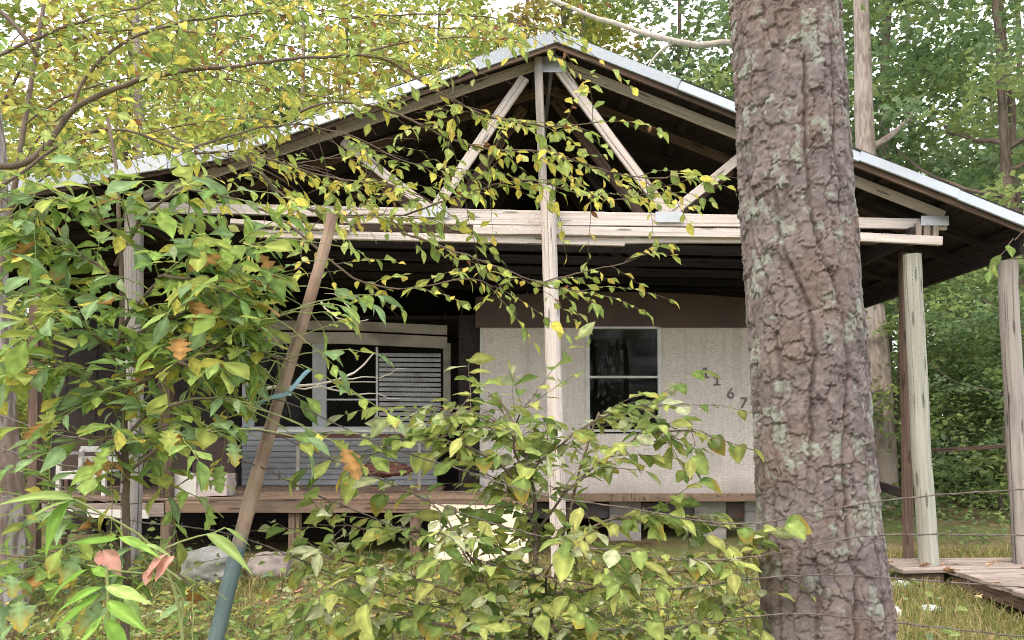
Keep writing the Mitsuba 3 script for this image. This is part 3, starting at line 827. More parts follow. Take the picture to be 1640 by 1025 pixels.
class Plant:
    """A thing made of stems and leaves: the first 300 leaves (the largest) are parts, the rest one part."""

    def __init__(self, key, leaves, seed, material='leaf', dense=1.0):
        self.dense, self.above_roof, self.cut = dense, None, 1.0
        self.key, self.set, self.mat = key, leaves, material
        self.r, self.g = random.Random(seed), np.random.default_rng(seed)
        self.stems, self.twigs, self.where = [], [], []

    def stem(self, pts, r0, r1, wob=.01, n=None, thin=False):
        p = np.asarray(pts, float)
        L = np.linalg.norm(np.diff(p, axis=0), axis=1).sum()
        c = curve(p, n or max(8, int(L / .05)), wob, self.r.randrange(10**6))
        (self.twigs if thin else self.stems).append(tube_geo(c, np.linspace(r0, r1, len(c)), 5 if thin else 8, 0 if thin else .12, self.r.randrange(100)))
        return c

    def leaf(self, o, fwd, tilt=.5, s=1.0, pick=None):
        nrm = unit(np.array([0, 0, 1.0]) + self.g.normal(0, tilt, 3))
        end = np.asarray(o) + unit(fwd) * .06 * s
        y = (end[1] + o[1]) / 2
        if y < 3.06 and o[2] < 2.45:                  # nothing grows over the fence pole
            z = (end[2] + o[2]) / 2
            k = int(np.argmin(np.abs(pp[:, 2] - z)))
            if abs((end[0] + o[0]) / 2 / y - pp[k, 0] / pp[k, 1]) < .034:
                return
        if self.above_roof is not None:
            px, py = 820 + FOCAL * o[0] / o[1], HORIZON - FOCAL * (o[2] - EYE) / o[1]
            if py > np.interp(px, (0, 380, 540, 885), (310, 245, 190, 60)) - self.above_roof and self.r.random() < self.cut:
                return
            if abs(py - 14 - np.interp(px, (0, 380, 540, 885), (310, 245, 190, 60))) < 20 and px < 900 and self.r.random() < .65:
                return
        self.where.append((frame(o, fwd, nrm, s), self.r.randrange(len(self.set)) if pick is None else pick))

    def leafy_twig(self, o, d, L, gap, r=.0025, angle=.9, droop=.25, tilt=.5, s=1.0):
        d = unit(d)
        pts = [o + d * L * t + np.array([0, 0, -droop * L * t * t]) for t in np.linspace(0, 1, 5)]
        c = self.stem(pts, r, r * .4, .012, 7, True)
        n = max(2, int(L / gap))
        for i in range(n):
            t = (i + .6) / n
            k = min(5, int(t * 6))
            p = c[k] + (c[k + 1] - c[k]) * (t * 6 - k)
            fw = unit(c[k + 1] - c[k])
            side = unit(np.cross(fw, [0, 0, 1])) * (1 if i % 2 else -1)
            a = angle * self.r.uniform(.6, 1.3)
            self.leaf(p, fw * math.cos(a) + side * math.sin(a) + np.array([0, 0, self.r.uniform(-.45, .12)]), tilt, s * self.r.uniform(.75, 1.2))
        self.leaf(c[-1], c[-1] - c[-2] + [0, 0, -.02], tilt, s)

    def limb(self, px, r0, r1, n_twigs, tl, gap, start=.1, spread=(1, 1, .5), **kw):
        """A limb through (pixel, pixel, depth) points with leafy twigs along it."""
        c = self.stem([at(*q) for q in px], r0, r1, .02)
        n_twigs = max(1, int(n_twigs * self.dense))
        for i in range(n_twigs):
            t = start + (1 - start) * (i + self.r.random()) / n_twigs
            k = min(len(c) - 2, int(t * (len(c) - 1)))
            fw = unit(c[k + 1] - c[k])
            d = fw * self.r.uniform(.3, 1.0) + self.g.normal(0, 1, 3) * spread
            self.leafy_twig(c[k], d, self.r.uniform(*tl), gap, **kw)
        self.leafy_twig(c[-1], c[-1] - c[-3], tl[1], gap, **kw)
        return c

    def finish(self, stem_mat='twig_bark', twig_mat=None, most=300):
        if self.stems:
            put_geo('stem', join(self.stems), stem_mat, self.key, smooth=True)
        if self.twigs:
            tag(put_geo('twigs', join(self.twigs), twig_mat or stem_mat, self.key, smooth=True), kind='stuff')
        def seen(w):
            m, i = w
            p = m[:3, 3]
            u, q = p[0] / max(p[1], .1), (p[2] - EYE) / max(p[1], .1)
            inside = abs(u) < .68 and -.29 < q < .57
            return (not inside, max(p[1], .1) / np.linalg.norm(m[:3, 0]))
        order = sorted(self.where, key=seen)
        shapes = {}
        for m, i in order[:most]:
            if i not in shapes:
                shapes[i] = mikit.ply((self.set[i][0][0], self.set[i][0][1]), self.mat, smooth=True, color=self.set[i][1])
            put_copy('leaf', shapes[i], m, self.key)
        rest = order[most:]
        if rest:
            tag(numbered(self.key + '__foliage'), kind='stuff')
            scene[self.key + '__foliage'] = merged_leaves([(m, *self.set[i]) for m, i in rest], self.mat)


def merged_leaves(items, mat):
    V, Fc, C, o = [], [], [], 0
    for m, geo, col in items:
        V.append(geo[0] @ m[:3, :3].T + m[:3, 3]); Fc.append(geo[1] + o); C.append(col)
        o += len(geo[0])
    return mikit.ply((np.vstack(V), np.vstack(Fc)), mat, smooth=True, color=np.vstack(C))


# upper yellow-green sapling, hanging across the gable
sap = Plant(thing('overhanging_sapling', 'yellow-green small-leaved sapling whose branches hang across the gable', 'sapling'), leaf_set([OVATE, OVATE, OBOVATE], 'yellow', (.045, .08), 40, .10, .03, 1), 21, dense=1.65)
sap.above_roof, sap.cut = -10, .12
sap.stem([(-3.3, 3.2, -.1), (-3.25, 3.25, 1.5), (-3.1, 3.3, 3.0), (-2.6, 3.4, 3.5), at(60, 90, 3.5)], .024, .01)
T1 = dict(tl=(.16, .42), gap=.038, tilt=.45, r=.0022)
sap.limb([(-60, 250, 3.4), (60, 240, 3.45), (110, 180, 3.5), (165, 145, 3.5), (250, 120, 3.5), (350, 105, 3.5), (450, 97, 3.55), (545, 90, 3.6), (640, 72, 3.7), (760, 60, 3.8)], .016, .003, 26, **T1)
sap.limb([(-60, 320, 3.3), (70, 250, 3.4), (150, 205, 3.4), (230, 212, 3.4), (300, 240, 3.45), (380, 238, 3.5), (480, 270, 3.6), (600, 290, 3.7), (700, 330, 3.8)], .008, .003, 26, **T1)
sap.limb([(545, 90, 3.6), (640, 110, 3.65), (700, 150, 3.7), (790, 185, 3.75), (870, 200, 3.8), (960, 195, 3.9)], .007, .003, 14, **T1)
sap.limb([(380, 238, 3.5), (430, 290, 3.5), (470, 325, 3.55), (560, 345, 3.6), (650, 345, 3.7)], .009, .003, 14, **T1)
sap.limb([(480, 180, 3.6), (570, 165, 3.6), (660, 195, 3.7), (760, 235, 3.75), (860, 245, 3.8), (980, 275, 3.9), (1070, 285, 3.9)], .007, .003, 20, **T1)
sap.limb([(400, 330, 3.4), (480, 375, 3.5), (560, 440, 3.55), (650, 462, 3.6), (720, 450, 3.65), (790, 460, 3.7)], .006, .003, 8, **T1)
sap.limb([(640, 370, 3.6), (720, 395, 3.65), (800, 425, 3.7), (870, 452, 3.75), (950, 462, 3.8)], .005, .002, 9, **T1)
sap.limb([(870, 452, 3.75), (930, 432, 3.8), (1000, 420, 3.8), (1040, 400, 3.85)], .004, .002, 4, tl=(.1, .2), gap=.04, tilt=.45, r=.002)
sap.limb([(650, 345, 3.7), (750, 310, 3.75), (860, 290, 3.8), (960, 315, 3.9), (1060, 300, 3.9)], .005, .002, 12, **T1)
sap.limb([(120, 170, 3.5), (220, 60, 3.6), (330, 30, 3.7), (450, 20, 3.8), (560, 30, 3.9)], .008, .003, 20, **T1)
sap.limb([(-60, 120, 3.4), (60, 60, 3.5), (180, 20, 3.6), (300, -20, 3.7)], .009, .003, 18, **T1)
sap.limb([(560, 30, 3.9), (680, 20, 3.9), (800, 30, 4.0), (900, 60, 4.0)], .005, .002, 10, **T1)
sap.limb([(300, 240, 3.45), (420, 200, 3.6), (520, 200, 3.7), (640, 250, 3.7), (740, 270, 3.7)], .006, .002, 16, **T1)
sap.finish()

# a second, farther sapling behind it, filling the upper left
far = Plant(thing('yellowing_sapling', 'yellowing sapling with drooping sprays between the overhanging branches and the left roof slope', 'sapling'), leaf_set([OVATE, OVATE, ROUND], 'yellow', (.05, .085), 30, .1, .03, 9), 41, dense=1.1)
far.stem([(-3.9, 5.6, -.1), (-3.85, 5.6, 2.0), at(40, 200, 5.6), at(80, -60, 5.7)], .035, .014)
far.above_roof = 12
T9 = dict(tl=(.25, .6), gap=.05, tilt=.5, r=.0028)
for px, nt in ((((20, 330, 5.6), (120, 250, 5.5), (260, 200, 5.5), (420, 190, 5.6)), 20), (((40, 200, 5.6), (180, 130, 5.5), (330, 120, 5.5), (500, 150, 5.6), (640, 150, 5.8)), 26), (((60, 90, 5.6), (200, 50, 5.5), (380, 60, 5.5), (540, 90, 5.6), (720, 110, 5.9)), 28),
               (((75, -20, 5.7), (260, -10, 5.6), (460, 10, 5.6), (650, 40, 5.8), (860, 20, 6.0)), 30), (((20, 330, 5.6), (-60, 250, 5.4), (-120, 200, 5.3)), 8), (((260, 200, 5.5), (360, 250, 5.4), (470, 260, 5.5), (560, 240, 5.6)), 14), (((40, 260, 5.6), (110, 180, 5.8), (200, 160, 6.0)), 12)):
    far.limb(px, .008, .003, nt, **T9)
far.finish()

# large-leaved shrub on the left
shr = Plant(thing('broadleaf_sapling', 'large-leaved green sapling with yellowing leaves at the left, before the porch', 'sapling'), leaf_set([OBOVATE, ELLIPTIC, OBOVATE, ELLIPTIC, OVATE, LOBED], 'shrub', (.06, .12), 60, .12, .015, 2), 22, dense=2.3)
ST = [(195, 1180, 2.7), (196, 900, 2.7), (195, 690, 2.7), (192, 500, 2.75), (190, 320, 2.8), (172, 190, 2.85)]
shr.stem([at(*q) for q in ST], .017, .006, .012)
T2 = dict(tl=(.14, .36), gap=.045, tilt=.36, r=.003, angle=1.0, droop=.2, spread=(.9, .9, .45))
for px, nt in ((((193, 640, 2.7), (280, 575, 2.65), (380, 535, 2.65), (460, 500, 2.7)), 9), (((192, 560, 2.7), (260, 450, 2.7), (340, 405, 2.7), (410, 390, 2.7)), 8),
               (((190, 430, 2.8), (240, 345, 2.75), (320, 310, 2.7), (380, 320, 2.7)), 6), (((192, 580, 2.7), (120, 500, 2.6), (30, 465, 2.6)), 8), (((193, 660, 2.7), (110, 590, 2.6), (20, 570, 2.6)), 7),
               (((191, 470, 2.75), (100, 395, 2.7), (10, 375, 2.7)), 8), (((195, 720, 2.7), (270, 650, 2.6), (340, 640, 2.6), (390, 650, 2.6)), 7), (((195, 770, 2.7), (270, 710, 2.6), (340, 690, 2.55)), 4),
               (((191, 380, 2.8), (90, 330, 2.7), (0, 340, 2.7)), 7), (((330, 550, 2.66), (400, 560, 2.7), (480, 585, 2.7)), 5), (((192, 540, 2.7), (300, 500, 2.8), (400, 460, 2.85)), 7), (((195, 740, 2.7), (130, 690, 2.6), (90, 690, 2.6)), 3), (((196, 880, 2.7), (120, 820, 2.6), (60, 800, 2.6)), 4), (((196, 930, 2.7), (110, 900, 2.6), (10, 890, 2.6)), 5), (((196, 960, 2.7), (270, 920, 2.7), (330, 960, 2.7)), 4), (((260, 520, 2.75), (360, 470, 2.85), (450, 460, 2.95)), 7), (((280, 575, 2.65), (360, 590, 2.7), (430, 560, 2.8)), 6), (((250, 440, 2.7), (320, 450, 2.6), (390, 480, 2.6)), 6)):
    shr.limb(px, .007, .003, nt, **T2)
shr.finish(twig_mat='green_stem')

# leafy bush before the white wall
bus = Plant(thing('leafy_bush', 'leafy green bush in the middle foreground, growing before the white wall', 'bush'), leaf_set([OVATE, OVATE, OBOVATE, ROUND], 'bush', (.04, .11), 44, .15, .05, 3), 23, dense=2.3)
for q in (((862, 1180, 3.0), (858, 900, 3.0), (846, 740, 3.0), (800, 640, 3.0)), ((875, 1180, 3.1), (885, 980, 3.05), (920, 800, 3.0), (960, 660, 3.0)), ((840, 1180, 3.0), (790, 960, 2.95), (700, 830, 2.9))):
    bus.stem([at(*a) for a in q], .011, .004, .015)
T3 = dict(tl=(.12, .36), gap=.042, tilt=.42, r=.0022, angle=1.0, droop=.15, spread=(1, 1, .45))
for px, nt in ((((846, 740, 3.0), (770, 660, 3.0), (700, 655, 3.0)), 8), (((850, 800, 3.0), (760, 720, 2.9), (680, 700, 2.9), (580, 750, 2.95)), 10), (((856, 850, 3.0), (950, 750, 2.9), (1040, 695, 2.9), (1130, 700, 2.9)), 9),
               (((850, 760, 3.0), (930, 690, 3.0), (1010, 655, 3.0), (1060, 650, 3.0)), 7), (((857, 890, 3.0), (960, 840, 2.9), (1080, 830, 2.9), (1180, 850, 2.9)), 11), (((858, 950, 3.0), (1000, 930, 2.85), (1130, 900, 2.8), (1215, 890, 2.8)), 12),
               (((857, 920, 3.0), (720, 860, 2.9), (600, 850, 2.9), (510, 840, 2.9)), 8), (((858, 990, 3.0), (700, 940, 2.8), (570, 905, 2.8), (480, 890, 2.8)), 9), (((860, 1020, 3.0), (1000, 1000, 2.8), (1150, 985, 2.75), (1210, 960, 2.75)), 12),
               (((858, 1020, 3.0), (700, 1000, 2.8), (560, 975, 2.8), (480, 990, 2.8)), 10), (((848, 760, 3.0), (820, 690, 3.1), (850, 640, 3.1)), 6), (((885, 980, 3.0), (900, 900, 2.8), (960, 880, 2.7)), 6),
               (((800, 980, 3.0), (760, 900, 2.8), (680, 790, 2.8)), 7), (((858, 900, 3.0), (830, 800, 3.1), (780, 760, 3.15)), 8), (((870, 1100, 3.0), (960, 1040, 2.8), (1100, 1030, 2.7)), 8), (((850, 1100, 3.0), (740, 1040, 2.8), (620, 1030, 2.7)), 8)):
    bus.limb(px, .006, .0025, nt, **T3)
bus.finish(twig_mat='twig_bark')

# sprouts with long leaves, bottom left
spr = Plant(thing('long_leaved_sprout', 'bright green sprout with long narrow leaves in the bottom left corner', 'sprout'), leaf_set([LANCE], 'sprout', (.13, .17), 10, .1, 0, 4), 24)
spr.stem([at(178, 1180, 1.75), at(176, 1030, 1.75), at(172, 930, 1.75), at(170, 905, 1.75)], .006, .003, .004)


def leaf_px(plant, a, b, Y, dy=0.0, pick=0, s=None, nrm=(0, -.55, .8)):
    p, q = at(a[0], a[1], Y), at(b[0], b[1], Y + dy)
    L = np.linalg.norm(q - p)
    geo = plant.set[pick][0]
    plant.where.append((frame(p, q - p, unit(np.array(nrm) + plant.g.normal(0, .12, 3)), L / np.abs(geo[0][:, 1]).max()), pick))


for i, (a, b, dy) in enumerate((((165, 940), (85, 965), -.05), ((160, 950), (85, 1005), -.08), ((168, 938), (238, 968), -.06), ((170, 962), (225, 1005), -.08), ((165, 985), (120, 1040), -.05), ((172, 990), (200, 1050), -.1),
                                ((172, 925), (140, 905), .06), ((172, 925), (205, 912), .08), ((140, 912), (58, 942), -.03))):
    leaf_px(spr, a, b, 1.75, dy, i)
spr.finish('green_stem')
sp2 = Plant(thing('arching_sprout', 'arching pale sprout with narrow leaves and pink young leaves, left of the grey boulder', 'sprout'), leaf_set([LANCE], 'sprout', (.13, .17), 6, .1, 0, 5) + [(g0, leaf_colors(g0, (.62, .33, .28), (.70, .42, .36))) for g0 in [leaf_geo(OVATE, .1, .3, .3), leaf_geo(OBOVATE, .1, .2, .4)]], 25)
sp2.stem([at(300, 1200, 1.9), at(290, 1000, 1.9), at(240, 870, 1.9), at(180, 830, 1.85), at(120, 800, 1.8)], .006, .0025, .004)
sp2.stem([at(290, 930, 1.9), at(260, 885, 1.9), at(320, 860, 1.9), at(360, 845, 1.95)], .003, .002, .004)
sp2.stem([at(292, 1000, 1.9), at(250, 920, 1.85), at(190, 915, 1.8), at(140, 905, 1.8)], .003, .002, .004)
for i, (a, b, dy) in enumerate((((120, 800), (5, 776), -.08), ((118, 800), (38, 815), -.1), ((110, 802), (55, 862), -.12), ((190, 862), (110, 873), -.05), ((190, 860), (240, 868), -.05), ((230, 872), (290, 880), .05), ((330, 855), (400, 885), -.05), ((360, 845), (410, 870), .05))):
    leaf_px(sp2, a, b, 1.82, dy, i % 6)
for a, b, k in (((165, 880), (190, 915), 6), ((280, 890), (240, 925), 6), ((270, 885), (225, 912), 7), ((245, 905), (228, 932), 7), ((160, 880), (157, 900), 7)):
    leaf_px(sp2, a, b, 1.82, -.03, k)
sp2.finish('green_stem')

# a twig with leaves reaching in at the right edge, bare pale twigs by the pole
rt = Plant(thing('leafy_twig', 'green twig with a few pale leaves at the right edge of the roof', 'twig'), leaf_set([OVATE], 'bush', (.06, .08), 8, .2, 0, 6), 26)
rt.limb([(1720, 330, 3.2), (1660, 355, 3.2), (1625, 385, 3.2)], .004, .002, 3, tl=(.06, .13), gap=.04, tilt=.5)
rt.finish()
bt = Plant(thing('bare_branch', 'bare pale forked branch before the dark window, right of the leaning pole', 'branch'), [None], 27)
for q, r0 in ((((395, 640, 3.1), (470, 618, 3.2), (545, 605, 3.25), (570, 590, 3.3), (598, 566, 3.3)), .008), (((470, 618, 3.2), (540, 615, 3.3), (605, 612, 3.3)), .004), (((500, 620, 3.2), (570, 630, 3.3), (640, 638, 3.4)), .004),
              (((545, 605, 3.25), (590, 602, 3.3), (650, 590, 3.3)), .003), (((510, 480, 3.2), (545, 500, 3.2), (562, 508, 3.2), (590, 512, 3.2)), .004), (((562, 508, 3.2), (548, 480, 3.2), (520, 470, 3.2)), .003)):
    bt.stem([at(*a) for a in q], r0, r0 * .4, .02)
bt.finish('pale_twig')

# ---------------------------------------------------------------- the woods
def crown_shape(key, palette, n_clumps, per, size, leaf, seed, flat=.45, low=0.0):
    """A crown of many leaf-sized faces in clumps, about 1 high (z 0..1) and radius 1; as a shapegroup scaled by its instances."""
    g = np.random.default_rng(seed)
    pal = np.array(GREENS[palette])
    cs = []
    while len(cs) < n_clumps:
        p = g.uniform([-1, -1, 0], [1, 1, 1])
        rr = math.hypot(p[0], p[1])
        prof = (.45 + .55 * math.sin(math.pi * min(1, (p[2] * .85 + .2)))) if low == 0 else (1.0 - .55 * p[2])
        if rr < prof and rr > prof * .25:
            cs.append(p)
    cs = np.array(cs) * size
    V, Fc, C = [], [], []
    n = n_clumps * per
    cid = np.repeat(np.arange(n_clumps), per)
    rad = (g.uniform(.5, 1.0, n_clumps) * size[0] * .34)[cid]
    off = g.normal(0, .5, (n, 3)) * [1, 1, flat]
    pos = cs[cid] + off * rad[:, None]
    d = g.normal(0, 1, (n, 3)) * [1, 1, .45] + off * .5
    d /= np.linalg.norm(d, axis=1, keepdims=True)
    nr = np.array([0, 0, 1.0]) + g.normal(0, .55, (n, 3))
    x = np.cross(d, nr); x /= np.linalg.norm(x, axis=1, keepdims=True)
    nr = np.cross(x, d)
    L = g.uniform(.7, 1.3, n)[:, None] * leaf
    a, b = pos, pos + d * L - nr * L * .15
    l, r_ = pos + d * L * .45 - x * L * .3 + nr * L * .1, pos + d * L * .45 + x * L * .3 + nr * L * .1
    V = np.stack([a, r_, b, l], 1).reshape(-1, 3)
    k = np.arange(n)[:, None] * 4
    Fc = np.vstack([k + [[0, 1, 2]], k + [[0, 2, 3]]])
    cb = (pal[g.integers(0, len(pal), n_clumps)] * g.uniform(.7, 1.25, (n_clumps, 1)))[cid] * .75 + pal[g.integers(0, len(pal), n)] * .25
    cb = cb * g.uniform(.75, 1.25, (n, 1))
    C = np.repeat(cb, 4, 0)
    scene[key] = {'type': 'shapegroup', 'leaves': mikit.ply((V, Fc), 'far_leaf', color=np.clip(C, .01, .9))}


crown_shape('crown_shape_broad', 'forest', 62, 66, (3.2, 3.2, 10), .21, 1)
crown_shape('crown_shape_yellow', 'autumn', 62, 66, (3.0, 3.0, 9), .20, 2)
crown_shape('crown_shape_green', 'forest', 62, 66, (2.6, 2.6, 11), .20, 3)
crown_shape('crown_shape_low', 'forest', 80, 75, (2.0, 2.0, 4.5), .13, 4, low=1)
crown_shape('crown_shape_low_yellow', 'autumn', 80, 75, (2.0, 2.0, 4.0), .13, 5, low=1)


CROWD = []


def tree(name, label, x, y, h, r, crown, cz, cs, mat, lean=(0, 0), limbs=5, seed=0, group=None, cat='tree', pts=None, rot=None):
    key = thing(name, label, cat, group)
    if group and y > 0:
        CROWD.append((key, x, y))
    rr = random.Random(seed + 77)
    gz = float(ground_z(x, y))
    if pts is None:
        pts = [(x, y, gz - .2), (x + lean[0] * .3, y + lean[1] * .3, h * .35), (x + lean[0], y + lean[1], h)]
    c = curve(pts, 22, .12, seed)
    geo = [tube_geo(c, np.linspace(r * 1.1, r * .35, 22), 10, .10, seed % 50)]
    for i in range(limbs):
        k = rr.randrange(8, 20)
        a = rr.uniform(0, 6.28)
        L = rr.uniform(.8, 2.2) * cs
        p0 = c[k]
        p1 = p0 + np.array([math.cos(a), math.sin(a), .5]) * L * .5
        p2 = p0 + np.array([math.cos(a), math.sin(a), .75]) * L
        geo.append(tube_geo(curve([p0, p1, p2], 8, .08, seed + i), np.linspace(r * .35, r * .1, 8), 6, .1, i))
    put_geo('trunk', join(geo), mat, key, smooth=True)
    if crown:
        m = np.eye(4)
        a = rr.uniform(0, 6.28) if rot is None else rot
        m[:3, :3] = np.array([[math.cos(a), -math.sin(a), 0], [math.sin(a), math.cos(a), 0], [0, 0, 1]]) * cs
        m[:3, 3] = (c[11][0], c[11][1], cz)
        scene[numbered(key + '__crown')] = {'type': 'instance', 'to_world': T(m), 'shapegroup': {'type': 'ref', 'id': crown}}
    return key


# trunks that can be told apart
tree('tall_pine', 'tall pinkish-barked pine behind the roof, just right of the big front trunk', 0, 0, 18, .235, 'crown_shape_green', 10.5, .9, 'pine_bark', seed=1, limbs=3,
     pts=[at(1428, 930, 13.2), at(1410, 560, 13.2), at(1385, 150, 13.2), at(1380, -350, 13.2)])
tree('grey_tree', 'slim grey-brown tree right of the tall pinkish pine', 0, 0, 16, .17, 'crown_shape_broad', 7.5, .9, 'dark_bark', seed=2,
     pts=[at(1440, 860, 17.5), at(1418, 400, 17.5), at(1420, 0, 17.5), at(1425, -300, 17.5)])
tree('brown_tree', 'brown-trunked tree at the right edge above the eave', 0, 0, 12, .13, 'crown_shape_green', 4.5, .8, 'dark_bark', seed=3,
     pts=[at(1625, 850, 12.5), at(1612, 500, 12.5), at(1600, 210, 12.5), at(1598, -60, 12.5)])
tree('pale_tree', 'pale-barked tree trunk standing at the left edge of the picture', 0, 0, 9, .15, 'crown_shape_yellow', 6.5, .5, 'pale_bark', seed=4, limbs=0,
     pts=[at(30, 1180, 6.0), at(22, 1010, 6.0), at(8, 700, 6.0), at(-2, 300, 6.0), at(-30, -300, 6.0)])
tree('ridge_tree', 'slender dark tree showing just above the roof ridge', 0, 0, 16, .15, 'crown_shape_yellow', 7, 1.0, 'dark_bark', seed=5,
     pts=[at(908, 700, 22), at(906, 300, 22), at(905, 0, 22), at(900, -150, 22)])
lm = Plant(pine, [None], 31)
c = [at(*q) for q in ((1250, 62, 9.0), (1180, 70, 9.0), (1080, 67, 9.0), (1000, 45, 9.0), (925, 20, 9.2), (860, -10, 9.5))]
key = thing('pale_limb_tree', 'tree with a long pale limb reaching left above the right roof slope', 'tree')
q0 = [at(1330, 760, 20.5), at(1300, 300, 20.5), at(1290, -40, 20.5)]
c = [at(*q) for q in ((1292, 60, 20.5), (1180, 72, 20), (1080, 68, 19.5), (1000, 45, 19.3), (925, 20, 19.2), (860, -10, 19.2))]
put_geo('trunk', tube_geo(curve(q0, 16, .1, 3), np.linspace(.25, .15, 16), 10, .1, 3), 'pale_bark', key, smooth=True)
put_geo('limb', join([tube_geo(curve(c, 24, .1, 4), np.linspace(.12, .04, 24), 8, .1, 4), tube_geo(curve([at(1080, 68, 19.5), at(1050, 90, 19.3), at(1030, 125, 19.2)], 8), np.linspace(.05, .02, 8), 6)]), 'pale_twig', key, smooth=True)
scene[numbered(key + '__crown')] = {'type': 'instance', 'to_world': T().translate([7.5, 20.6, 7.5]), 'shapegroup': {'type': 'ref', 'id': 'crown_shape_broad'}}

# the crowd of the woods
spots = [(-5.5, 23.5), (-2.6, 24.5), (.2, 23.2), (2.4, 25.2), (4.9, 23.0), (7.6, 22.0)]
rw = random.Random(5)


def free(x, y, d):
    if -7.2 < x < 6.4 and y < 20.5:
        return False
    return all(math.hypot(x - a, y - b) > d for a, b in spots)


for i, (x, y) in enumerate(spots):
    yel = x < 3.5
    tree('yellowing_tree' if yel else 'woodland_tree', 'slim tree with yellow-green autumn leaves in the woods behind the shelter' if yel else 'slim green-leaved tree in the woods behind the shelter', x, y, 16, .13, 'crown_shape_yellow' if yel else 'crown_shape_broad', 5.5 + (i % 3), 1.25, 'dark_bark', (.3, 0), 5, i + 60,
         'yellowing trees of the woods' if yel else 'green trees of the woods')
tries = 0
while len(spots) < 46 and tries < 6000:
    tries += 1
    y = rw.uniform(10, 42)
    x = rw.uniform(-.74, .74) * y + rw.uniform(-1, 1)
    if not free(x, y, 2.1):
        continue
    spots.append((x, y))
    yel = x < 3 and rw.random() < .65
    crown = 'crown_shape_yellow' if yel else rw.choice(['crown_shape_broad', 'crown_shape_green'])
    lab = 'slim tree with yellow-green autumn leaves in the woods behind the shelter' if yel else 'slim green-leaved tree in the woods behind the shelter'
    tree('yellowing_tree' if yel else 'woodland_tree', lab, x, y, rw.uniform(13, 18), rw.uniform(.09, .17), crown, rw.uniform(2.8, 5.5), rw.uniform(.85, 1.25), rw.choice(['dark_bark', 'dark_bark', 'pine_bark']),
         (rw.uniform(-.8, .8), rw.uniform(-.5, .5)), 5, len(spots) + 100, 'yellowing trees of the woods' if yel else 'green trees of the woods')
low = [(7.4, 11.6), (9.4, 12.6), (6.9, 14.0), (8.6, 15.2), (10.8, 14.4), (9.3, 17.5)]
for i, (x, y) in enumerate(low):
    tree('understory_tree', 'low bushy green understory tree between the trunks of the woods', x, y, 4.2, .045, 'crown_shape_low', float(ground_z(x, y)) + .15, .85 + .07 * i, 'dark_bark', (.1, 0), 3, i + 280, 'green understory trees')
tries = 0
while len(low) < 38 and tries < 6000:
    tries += 1
    y = rw.uniform(9.0, 36)
    x = rw.uniform(-.74, .74) * y
    if (-7 < x < 6.6 and y < 20) or any(math.hypot(x - a, y - b) < 1.9 for a, b in low):
        continue
    low.append((x, y))
    yel = x < 2 and rw.random() < .35
    tree('yellowing_understory_tree' if yel else 'understory_tree', 'low yellow-green understory tree between the trunks of the woods' if yel else 'low bushy green understory tree between the trunks of the woods', x, y, rw.uniform(3.5, 5), rw.uniform(.03, .06),
         'crown_shape_low_yellow' if yel else 'crown_shape_low', float(ground_z(x, y)) + rw.uniform(-.1, .7), rw.uniform(.8, 1.25), 'dark_bark', (rw.uniform(-.3, .3), 0), 3, len(low) + 300,
         'yellowing understory trees' if yel else 'green understory trees')

# say of each tree of the crowd where it stands
zones = {}
for key, x, y in CROWD:
    px = 820 + FOCAL * x / y
    z = 'left of the shelter' if px < 330 else 'behind the left roof slope' if px < 880 else 'behind the right roof slope' if px < 1190 else 'between the big trunk and the right posts' if px < 1470 else 'at the far right, past the porch posts'
    zones.setdefault((labels[key]['label'].replace(' in the woods behind the shelter', '').replace(' understory tree between the trunks of the woods', ' tree'), z), []).append((y, key, px))
for (lab, z), ts in zones.items():
    ts.sort()
    for i, (y, key, px) in enumerate(ts):
        if len(ts) > 1 and i in (0, len(ts) - 1):
            labels[key]['label'] = ('nearest ' if i == 0 else 'farthest ') + lab + ' ' + z
            labels[key].pop('group')
        else:
            labels[key]['label'] = lab + ' ' + z
            labels[key]['group'] = (labels[key]['group'] + ' ' + z)
            if len(ts) <= 3:
                labels[key].pop('group')
                labels[key]['label'] = ('middle one of three: ' if len(ts) == 3 else '') + labels[key]['label']

# the woods go on behind the camera, across a clearing; the window mirrors them
for i in range(16):
    x, y = -19 + i * 2.5 + rw.uniform(-.6, .6), -15 - rw.uniform(0, 5)
    tree('clearing_tree', 'green tree across the clearing behind the camera', x, y, rw.uniform(11, 13), .14, rw.choice(['crown_shape_broad', 'crown_shape_green']), rw.uniform(.3, 1.2), .9, 'dark_bark', (0, 0), 3, i + 500, 'trees across the clearing')

